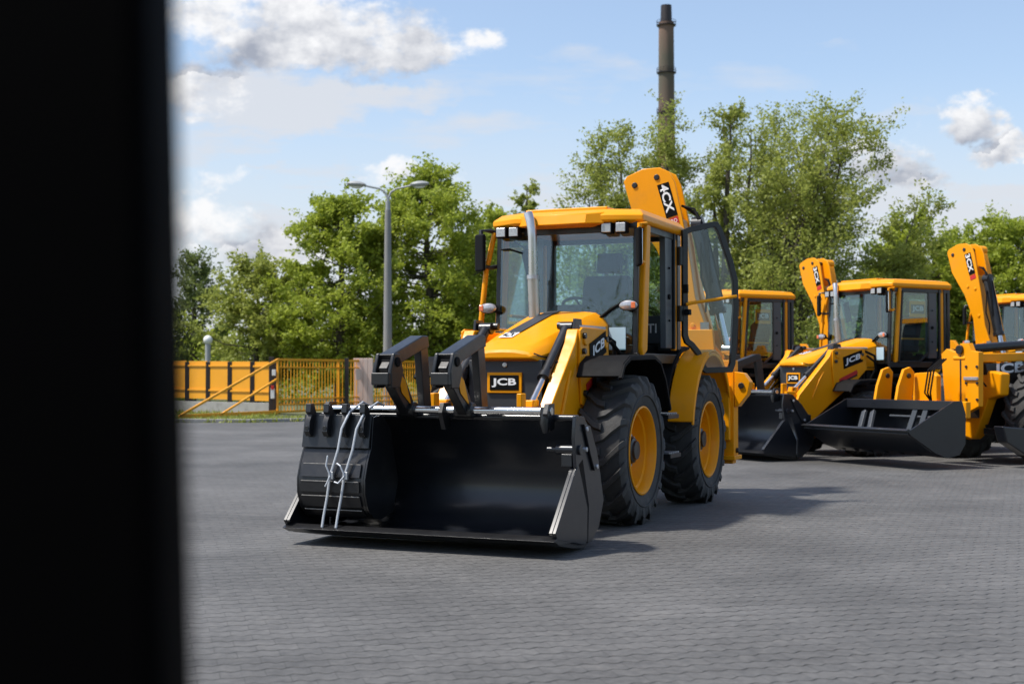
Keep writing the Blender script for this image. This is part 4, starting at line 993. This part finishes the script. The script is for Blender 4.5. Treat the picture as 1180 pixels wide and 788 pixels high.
# ------------------------------------------------------------------ trees
def tree(name, px, Y, h, w, leaf, label, group, seed, base=.16, clumps=70, leaves=150, style='round', lean=0., lsize=.19, stems=1):
    leaves = int(leaves*(1.9 if style == 'round' else (2.3 if style == 'poplar' else 2.9))); clumps = int(clumps*1.25); w *= 1.22; lsize *= .92 if style == 'round' else .78
    rnd = random.Random(seed)
    X = (px-590)/1550*Y; r = empty(name, (X, Y, 0))
    tr = MB(); cr = []; fs = []
    trunks = []
    for sidx in range(stems):
        bx = rnd.uniform(-.12, .12)*w*(stems > 1); by = rnd.uniform(-.1, .1)*w*(stems > 1)
        tx = lean+ (rnd.uniform(-.28, .28)*w if stems > 1 else 0); ty = rnd.uniform(-.1, .1)*w
        hh = h*(1 if sidx == 0 else rnd.uniform(.7, .97))
        pts = []
        for k in range(9):
            t = k/8; pts.append(Vector((bx+tx*t**1.3+rnd.uniform(-.05, .05)*w*.4*t, by+ty*t+rnd.uniform(-.05, .05)*w*.4*t, hh*.97*t)))
        rr = [max(.012, (.028*h/(1+.45*(stems-1)))*(1-k/8)**.8+.012) for k in range(9)]
        tr.tube(pts, rr, 7, BARK); trunks.append((pts, hh))
    def on_trunk(tk, t):
        pts, hh = tk; f = min(.999, t)*8; i = int(f); return pts[i].lerp(pts[i+1], f-i)
    for c in range(clumps):
        tk = trunks[c % len(trunks)]
        t = base+(1-base)*((c+rnd.random())/clumps)**.9
        a = rnd.uniform(0, 2*pi)
        if style == 'round': rad = w*.5*(max(0, sin(pi*min(1, (t-base*.6)/(1.02-base*.6))))**.65)
        elif style == 'poplar': rad = w*.5*(max(0, sin(pi*min(1, (t-base*.5)/(1.03-base*.5))**.75))**.8)
        else: rad = w*.5*(max(.08, 1.05-t)**.5)
        rad *= rnd.uniform(.35, 1.05) if rnd.random() < .8 else rnd.uniform(1.05, 1.3)
        rise = {'round': .35, 'poplar': 1.1, 'wisp': .9}[style]
        t0 = max(base*.5, t-rad*rise/h)
        p0 = on_trunk(tk, t0); p3 = on_trunk(tk, t)+Vector((cos(a)*rad+lean*.25*rnd.random()*t, sin(a)*rad, rnd.uniform(-.03, .05)*h))
        mid = p0.lerp(p3, .5)+Vector((0, 0, -.10*rad if style == 'round' else .0))+Vector((rnd.uniform(-.1, .1), rnd.uniform(-.1, .1), 0))*rad
        tr.tube([p0, mid, p3], [.012+.010*rad, .009+.006*rad, .006], 5, BARK, caps=False)
        d = (p3-p0).normalized()
        nt = rnd.randint(5, 8)
        cs = (.13 if style == 'round' else .17 if style == 'poplar' else .115)*w*rnd.uniform(.7, 1.25); cs = min(cs, 1.15)
        for q in range(nt):
            e = (d*rnd.uniform(.1, 1.2)+Vector((rnd.gauss(0, .6), rnd.gauss(0, .6), rnd.gauss(.25 if style != 'round' else 0, .45)))).normalized()
            s0 = p0.lerp(p3, rnd.uniform(.55, 1)); ln = cs*rnd.uniform(.8, 1.7); s1 = s0+e*ln
            tr.tube([s0, s1], [.007, .004], 3, BARK, caps=False)
            for k in range(max(3, int(leaves/nt*rnd.uniform(.6, 1.3)))):
                u = rnd.random()**.7
                pos = s0.lerp(s1, u)+Vector((rnd.gauss(0, .16), rnd.gauss(0, .16), rnd.gauss(-.02, .14)))*cs
                ls = lsize*rnd.uniform(.6, 1.3)
                ax = Vector((rnd.gauss(0, 1), rnd.gauss(0, 1), rnd.gauss(-.25, .7))).normalized(); n_ = ax.cross(Vector((rnd.gauss(0, 1), rnd.gauss(0, 1), rnd.gauss(.2, 1)))).normalized()
                b = len(cr); cr.extend((pos-ax*ls*.55, pos+n_*ls*.30, pos+ax*ls*.55, pos-n_*ls*.30)); fs.append((b, b+1, b+2, b+3))
    obj('trunk', tr, None, r, bevel=0, recalc=False)
    me = bpy.data.meshes.new('crown'); me.from_pydata([tuple(p) for p in cr], [], fs); me.materials.append(leaf); o = bpy.data.objects.new('crown', me); col.objects.link(o); o.parent = r
    tag(r, label, 'tree', group)
    return r
def zt(v, Y): return 1.4+(430-v)/1550*Y
TG = 'trees behind the yard'
T = [
 ('leafy_tree', 222, 66, 300, 3.0, LEAF_C, 'dark slim leafy tree at the far left, next to the near door post', dict(clumps=46, leaves=110, style='poplar')),
 ('leafy_tree', 296, 62, 305, 4.4, LEAF_B, 'low broad tree above the panel fence, second from the left of the picture', dict(clumps=70, leaves=150)),
 ('leafy_tree', 392, 60, 226, 4.6, LEAF_A, 'tall leafy tree just left of the twin-armed street lamp', dict(clumps=95, leaves=180, base=.12)),
 ('leafy_tree', 494, 62, 203, 5.4, LEAF_A, 'big rounded bright green tree just right of the twin-armed street lamp', dict(clumps=110, leaves=230, base=.12)),
 ('leafy_tree', 562, 68, 250, 4.0, LEAF_A, 'mid green tree between the big rounded tree and the front loader cab', dict(clumps=70, leaves=170)),
 ('wispy_tree', 606, 72, 204, 2.6, LEAF_B, 'thin airy tree rising behind the cab roof of the front loader', dict(clumps=42, leaves=70, style='wisp')),
 ('wispy_tree', 694, 64, 156, 4.8, LEAF_B, 'airy tree left of the chimney with sky showing through its crown', dict(clumps=80, leaves=105, style='poplar', stems=3)),
 ('wispy_tree', 736, 66, 150, 4.4, LEAF_B, 'airy tree filling the gap between two taller ones left of the chimney', dict(clumps=70, leaves=110, style='poplar', stems=2)),
 ('wispy_tree', 868, 64, 128, 4.0, LEAF_B, 'upright airy tree between the narrow tallest tree and the widest wind-blown tree', dict(clumps=90, leaves=110, style='poplar', stems=3, lean=.5)),
 ('wispy_tree', 780, 64, 134, 4.2, LEAF_B, 'airy upright tree standing in front of the factory chimney foot', dict(clumps=70, leaves=105, style='poplar', stems=2)),
 ('wispy_tree', 832, 60, 112, 2.6, LEAF_B, 'narrow upright tree, tallest of the group right of the chimney', dict(clumps=64, leaves=95, style='poplar', stems=2, lean=.3)),
 ('wispy_tree', 888, 60, 116, 7.6, LEAF_B, 'widest wind-blown tree with many stems right of the front loader boom', dict(clumps=150, leaves=110, style='wisp', stems=7, lean=.9)),
 ('wispy_tree', 985, 62, 225, 4.6, LEAF_B, 'low drooping tree leaning right out of the wind-blown tree', dict(clumps=60, leaves=90, style='wisp', stems=3, lean=1.2)),
 ('leafy_tree', 1050, 66, 258, 4.6, LEAF_A, 'bushy green tree behind the cab of the middle loader', dict(clumps=80, leaves=190, base=.08)),
 ('leafy_tree', 1108, 68, 268, 4.4, LEAF_A, 'lowest bushy green tree between two taller ones at the right', dict(clumps=80, leaves=190, base=.08)),
 ('leafy_tree', 1165, 66, 254, 5.0, LEAF_A, 'bushy green tree at the right picture edge behind the loaders', dict(clumps=85, leaves=190, base=.08)),
]
for i, (nm, px, Y, v, w, lf, lb, kw) in enumerate(T):
    tree(nm, px, Y, zt(v, Y), w, lf, lb, TG, 11+i*7, **kw)

def undergrowth():
    rnd = random.Random(99); cr = []; fs = []
    for c in range(1500):
        X = rnd.uniform(-26, 46); Y = rnd.uniform(63, 84)
        px = 590+X/Y*1550
        top = 3.4+1.5*mnoise.noise(Vector((X*.23, Y*.2, 1.3)))+.9*mnoise.noise(Vector((X*.8, Y*.6, 7)))
        if px > 640: top += 1.3
        if px > 1000: top += .6
        z = top*rnd.random()**.6; cs = rnd.uniform(.5, .95)
        for k in range(70):
            pos = Vector((X+rnd.gauss(0, cs), Y+rnd.gauss(0, cs*.8), max(.05, z+rnd.gauss(0, cs*.55)))); ls = .2*rnd.uniform(.6, 1.3)
            ax = Vector((rnd.gauss(0, 1), rnd.gauss(0, 1), rnd.gauss(0, .7))).normalized(); n_ = ax.cross(Vector((rnd.gauss(0, 1), rnd.gauss(0, 1), rnd.gauss(0, 1)))).normalized()
            b = len(cr); cr.extend((pos-ax*ls*.55, pos+n_*ls*.32, pos+ax*ls*.55, pos-n_*ls*.32)); fs.append((b, b+1, b+2, b+3))
    me = bpy.data.meshes.new('undergrowth'); me.from_pydata([tuple(p) for p in cr], [], fs); me.materials.append(LEAF_A)
    o = bpy.data.objects.new('undergrowth', me); col.objects.link(o)
    tag(o, 'dense green undergrowth filling the strip between fence and trees', 'undergrowth', kind='stuff')
undergrowth()
fo = bpy.data.objects['undergrowth'].copy(); col.objects.link(fo); fo.name = 'unseen_tree_line'; fo.location = (14, -10, 0); fo.rotation_euler = (0, 0, pi); fo.scale = (1.6, .6, 2.6)  # unseen trees behind the camera, added for reflections in glass, bonnet and shovel
tag(fo, 'dense green tree line out of sight behind the viewer, there for reflections', 'tree line', kind='stuff')
def verge():
    rnd = random.Random(5); vs = []; fs = []
    for c in range(9000):
        t = rnd.random(); X = rnd.uniform(-26, -2.5); lo = 37.9+max(0, (X+7.4)*.75) if X > -7.4 else 37.9
        hi = 46+max(0, -(X+8)*.8) if X < -7.9 else lo+3
        Y = lo+.25+(hi-lo)*rnd.random()**1.5
        h = rnd.uniform(.04, .16); a = rnd.uniform(0, 2*pi); w = rnd.uniform(.02, .05)
        b = len(vs); dx, dy = cos(a)*w, sin(a)*w; l = Vector((rnd.gauss(0, .05), rnd.gauss(0, .05), 0))
        vs.extend(((X-dx, Y-dy, -.012), (X+dx, Y+dy, -.012), (X+l.x, Y+l.y, h))); fs.append((b, b+1, b+2))
    me = bpy.data.meshes.new('grass'); me.from_pydata(vs, [], fs); me.materials.append(LEAF_B); o = bpy.data.objects.new('grass', me); col.objects.link(o)
    tag(o, 'thin rough grass growing on the verge in front of the fence', 'grass', kind='stuff')
verge()

# ------------------------------------------------------------------ sun, sky, clouds
SAZ = Vector((-.95, -.20)).normalized(); SEL = radians(60)
sv = Vector((SAZ.x*cos(SEL), SAZ.y*cos(SEL), sin(SEL)))
ld = bpy.data.lights.new('sun', 'SUN'); ld.energy = 3.5; ld.angle = radians(4); ld.color = (1, .955, .88)
lo = bpy.data.objects.new('sun', ld); col.objects.link(lo); lo.rotation_euler = (-sv).to_track_quat('-Z', 'Y').to_euler(); lo.location = sv*60

wd = bpy.data.worlds.new('World'); sc.world = wd; wd.use_nodes = True
nt = wd.node_tree; nt.nodes.clear(); N = nt.nodes; L = nt.links
wo = N.new('ShaderNodeOutputWorld'); bg = N.new('ShaderNodeBackground'); L.new(bg.outputs[0], wo.inputs[0]); bg.inputs[1].default_value = .13
sky = N.new('ShaderNodeTexSky'); sky.sky_type = 'NISHITA'; sky.sun_disc = False; sky.sun_elevation = SEL; sky.sun_rotation = atan2(sv.x, sv.y)
sky.air_density = 1.0; sky.dust_density = 1.2; sky.ozone_density = 1.6
tc = N.new('ShaderNodeTexCoord'); sep = N.new('ShaderNodeSeparateXYZ'); L.new(tc.outputs['Generated'], sep.inputs[0])
def M(op, a, b=None, c=None, clamp=False):
    n = N.new('ShaderNodeMath'); n.operation = op; n.use_clamp = clamp
    for i, x in enumerate((a, b, c)):
        if x is None: continue
        if isinstance(x, (int, float)): n.inputs[i].default_value = x
        else: L.new(x, n.inputs[i])
    return n.outputs[0]
yy = M('MAXIMUM', sep.outputs[1], .04)
U = M('DIVIDE', sep.outputs[0], yy); V = M('DIVIDE', sep.outputs[2], yy)
cmb = N.new('ShaderNodeCombineXYZ'); L.new(U, cmb.inputs[0]); L.new(M('MULTIPLY', V, 1.35), cmb.inputs[1])
def fbm(vec, scale, det=8, rough=.58, off=(0, 0, 0)):
    mp = N.new('ShaderNodeMapping'); mp.inputs['Location'].default_value = off; L.new(vec, mp.inputs[0])
    n = N.new('ShaderNodeTexNoise'); n.inputs['Scale'].default_value = scale; n.inputs['Detail'].default_value = det; n.inputs['Roughness'].default_value = rough; L.new(mp.outputs[0], n.inputs['Vector'])
    return n.outputs['Fac']
nA = fbm(cmb.outputs[0], 10, 9, .52, (3.1, 1.7, 0)); nB = fbm(cmb.outputs[0], 10, 6, .50, (3.1+.014, 1.7-.020, 0)); nS = fbm(cmb.outputs[0], 4, 5, .55, (7, 2, 4))
wn = N.new('ShaderNodeTexNoise'); wn.inputs['Scale'].default_value = 17; wn.inputs['Detail'].default_value = 8; wn.inputs['Roughness'].default_value = .62; L.new(cmb.outputs[0], wn.inputs['Vector'])
wsep = N.new('ShaderNodeSeparateColor'); L.new(wn.outputs['Color'], wsep.inputs[0])
Uw = M('ADD', U, M('MULTIPLY', M('SUBTRACT', wsep.outputs[0], .5), .075)); Vw = M('ADD', V, M('MULTIPLY', M('SUBTRACT', wsep.outputs[1], .5), .06))
def blob(px, py, rx, ry, amp=1.0, flat=False):
    du = M('DIVIDE', M('SUBTRACT', Uw, (px-590)/1550), rx/1550); dv = M('DIVIDE', M('SUBTRACT', Vw, (430-py)/1550), ry/1550)
    if flat:   # flat base: squeeze the underside
        dv = M('MAXIMUM', dv, M('MULTIPLY', dv, 2.2)) if False else M('MULTIPLY', dv, M('ADD', 1.0, M('MULTIPLY', M('LESS_THAN', dv, 0), .9)))
    r2 = M('ADD', M('MULTIPLY', du, du), M('MULTIPLY', dv, dv))
    return M('MULTIPLY', M('SUBTRACT', 1.0, r2, None), amp), dv
cum = [(330, 54, 205, 82, 1.3, True), (225, 95, 70, 40, 1.1, False), (450, 62, 85, 42, 1.1, True), (235, 25, 120, 75, 1.1, False), (290, 285, 85, 48, .9, True), (225, 265, 60, 35, .8, True), (350, 275, 70, 32, .7, False), (462, 200, 52, 22, .8, True), (548, 38, 20, 14, .35, False),
       (1015, 192, 46, 46, 1.3, True), (1050, 210, 40, 26, 1.0, True), (1122, 150, 40, 46, 1.3, True), (1150, 180, 44, 26, 1.0, True), (1060, 148, 16, 10, .25, False), (270, 207, 34, 12, .3, False), (1400, 80, 200, 70, 1, True), (-200, 100, 260, 110, 1, True), (-700, 200, 300, 90, 1, True), (1900, 150, 300, 100, 1, True)]
dens = None; base = None
for c in cum:
    d, dv = blob(*c); d = M('MAXIMUM', d, -1.2)
    dens = d if dens is None else M('MAXIMUM', dens, d)
    bsh = M('MULTIPLY', M('MULTIPLY', M('SUBTRACT', .25, dv, None, True), 1.0, None, True), M('GREATER_THAN', d, -.25))
    if c[5]: base = bsh if base is None else M('MAXIMUM', base, bsh)
nC = fbm(cmb.outputs[0], 38, 7, .6, (5, 8, 1))
dens = M('ADD', dens, M('MULTIPLY', M('SUBTRACT', nC, .5), 2.6))
dn = M('ADD', dens, M('MULTIPLY', M('SUBTRACT', nA, .5), 3.6))
alpha = N.new('ShaderNodeMapRange'); alpha.interpolation_type = 'SMOOTHSTEP'; alpha.inputs[1].default_value = .0; alpha.inputs[2].default_value = 1.0; L.new(dn, alpha.inputs[0])
# thin stratus and veil
strat = [(700, 90, 420, 40, .45), (560, 150, 330, 34, .55), (380, 215, 260, 50, .75), (880, 200, 330, 60, .7), (250, 150, 130, 60, .8), (300, 122, 160, 46, 1.4), (430, 108, 130, 26, 1.0), (290, 192, 62, 9, .8), (900, 55, 170, 18, .42), (600, 175, 150, 14, .4), (1080, 130, 190, 22, .55), (1100, 245, 220, 50, 1.2), (960, 175, 120, 40, .7), (620, 235, 260, 60, .8), (300, 265, 200, 80, .8), (1000, 150, 120, 16, .4), (400, 160, 300, 25, .3)]
st = None
cm2 = N.new('ShaderNodeCombineXYZ'); L.new(U, cm2.inputs[0]); L.new(M('MULTIPLY', V, 4.5), cm2.inputs[1]); nT = fbm(cm2.outputs[0], 9, 8, .6, (1, 9, 2))
for c in strat:
    d, dv = blob(*c); d = M('MAXIMUM', d, 0); st = d if st is None else M('MAXIMUM', st, d)
sr = N.new('ShaderNodeMapRange'); sr.interpolation_type = 'SMOOTHSTEP'; sr.inputs[1].default_value = .0; sr.inputs[2].default_value = 1.0
L.new(M('MULTIPLY', st, M('ADD', .40, M('MULTIPLY', M('SUBTRACT', nT, .36), 3.4)), None, True), sr.inputs[0])
# pale band low over the horizon
hz_ = N.new('ShaderNodeMapRange'); hz_.inputs[1].default_value = .24; hz_.inputs[2].default_value = .05; hz_.inputs[3].default_value = .14; hz_.inputs[4].default_value = .95; hz_.interpolation_type = 'SMOOTHSTEP'; L.new(V, hz_.inputs[0])
veil = M('MAXIMUM', M('MULTIPLY', sr.outputs[0], .92), M('MULTIPLY', hz_.outputs[0], M('ADD', .6, M('MULTIPLY', nS, .6))), None, True)
m1 = N.new('ShaderNodeMix'); m1.data_type = 'RGBA'; L.new(veil, m1.inputs[0]); m1.inputs[7].default_value = (3.7, 3.85, 4.15, 1)
gain = N.new('ShaderNodeMix'); gain.data_type = 'RGBA'; gain.blend_type = 'MULTIPLY'; gain.inputs[0].default_value = 1; L.new(sky.outputs[0], gain.inputs[6]); gain.inputs[7].default_value = (1, 1, 1, 1)
L.new(gain.outputs[2], m1.inputs[6])
nD = fbm(cmb.outputs[0], 38, 6, .6, (5.006, 7.990, 1)); lit = M('ADD', M('ADD', .62, M('MULTIPLY', M('SUBTRACT', nC, nD), 1.5)), M('MULTIPLY', M('SUBTRACT', nA, nB), 3.6)); lit = M('SUBTRACT', lit, M('MULTIPLY', base, .5)); 
thick = N.new('ShaderNodeMapRange'); thick.inputs[1].default_value = .5; thick.inputs[2].default_value = 1.6; thick.inputs[3].default_value = .3; thick.inputs[4].default_value = 0; L.new(dn, thick.inputs[0])
lit = M('ADD', lit, thick.outputs[0], None, True)
cc = N.new('ShaderNodeMix'); cc.data_type = 'RGBA'; L.new(lit, cc.inputs[0]); cc.inputs[6].default_value = (1.95, 2.1, 2.5, 1); cc.inputs[7].default_value = (5.0, 5.0, 5.05, 1)
m2 = N.new('ShaderNodeMix'); m2.data_type = 'RGBA'; L.new(M('MULTIPLY', alpha.outputs[0], .96), m2.inputs[0]); L.new(m1.outputs[2], m2.inputs[6]); L.new(cc.outputs[2], m2.inputs[7])
L.new(m2.outputs[2], bg.inputs[0])

# ------------------------------------------------------------------ camera and render
cd = bpy.data.cameras.new('camera'); cam = bpy.data.objects.new('camera', cd); col.objects.link(cam); sc.camera = cam
cd.sensor_width = 36; cd.lens = 36*1550/1180; cd.clip_start = .05; cd.clip_end = 6000
cam.location = (0, 0, 1.4); cam.rotation_euler = (pi/2+atan(36/1550), 0, 0)
cd.dof.use_dof = True; cd.dof.focus_distance = 11.8; cd.dof.aperture_fstop = 2.8
sc.view_settings.view_transform = 'Standard'; sc.view_settings.look = 'None'; sc.view_settings.exposure = .6; sc.view_settings.gamma = 1
sc.render.engine = 'CYCLES'; sc.cycles.use_denoising = True
sc.cycles.max_bounces = 8; sc.cycles.transparent_max_bounces = 12; sc.cycles.caustics_reflective = False; sc.cycles.caustics_refractive = False
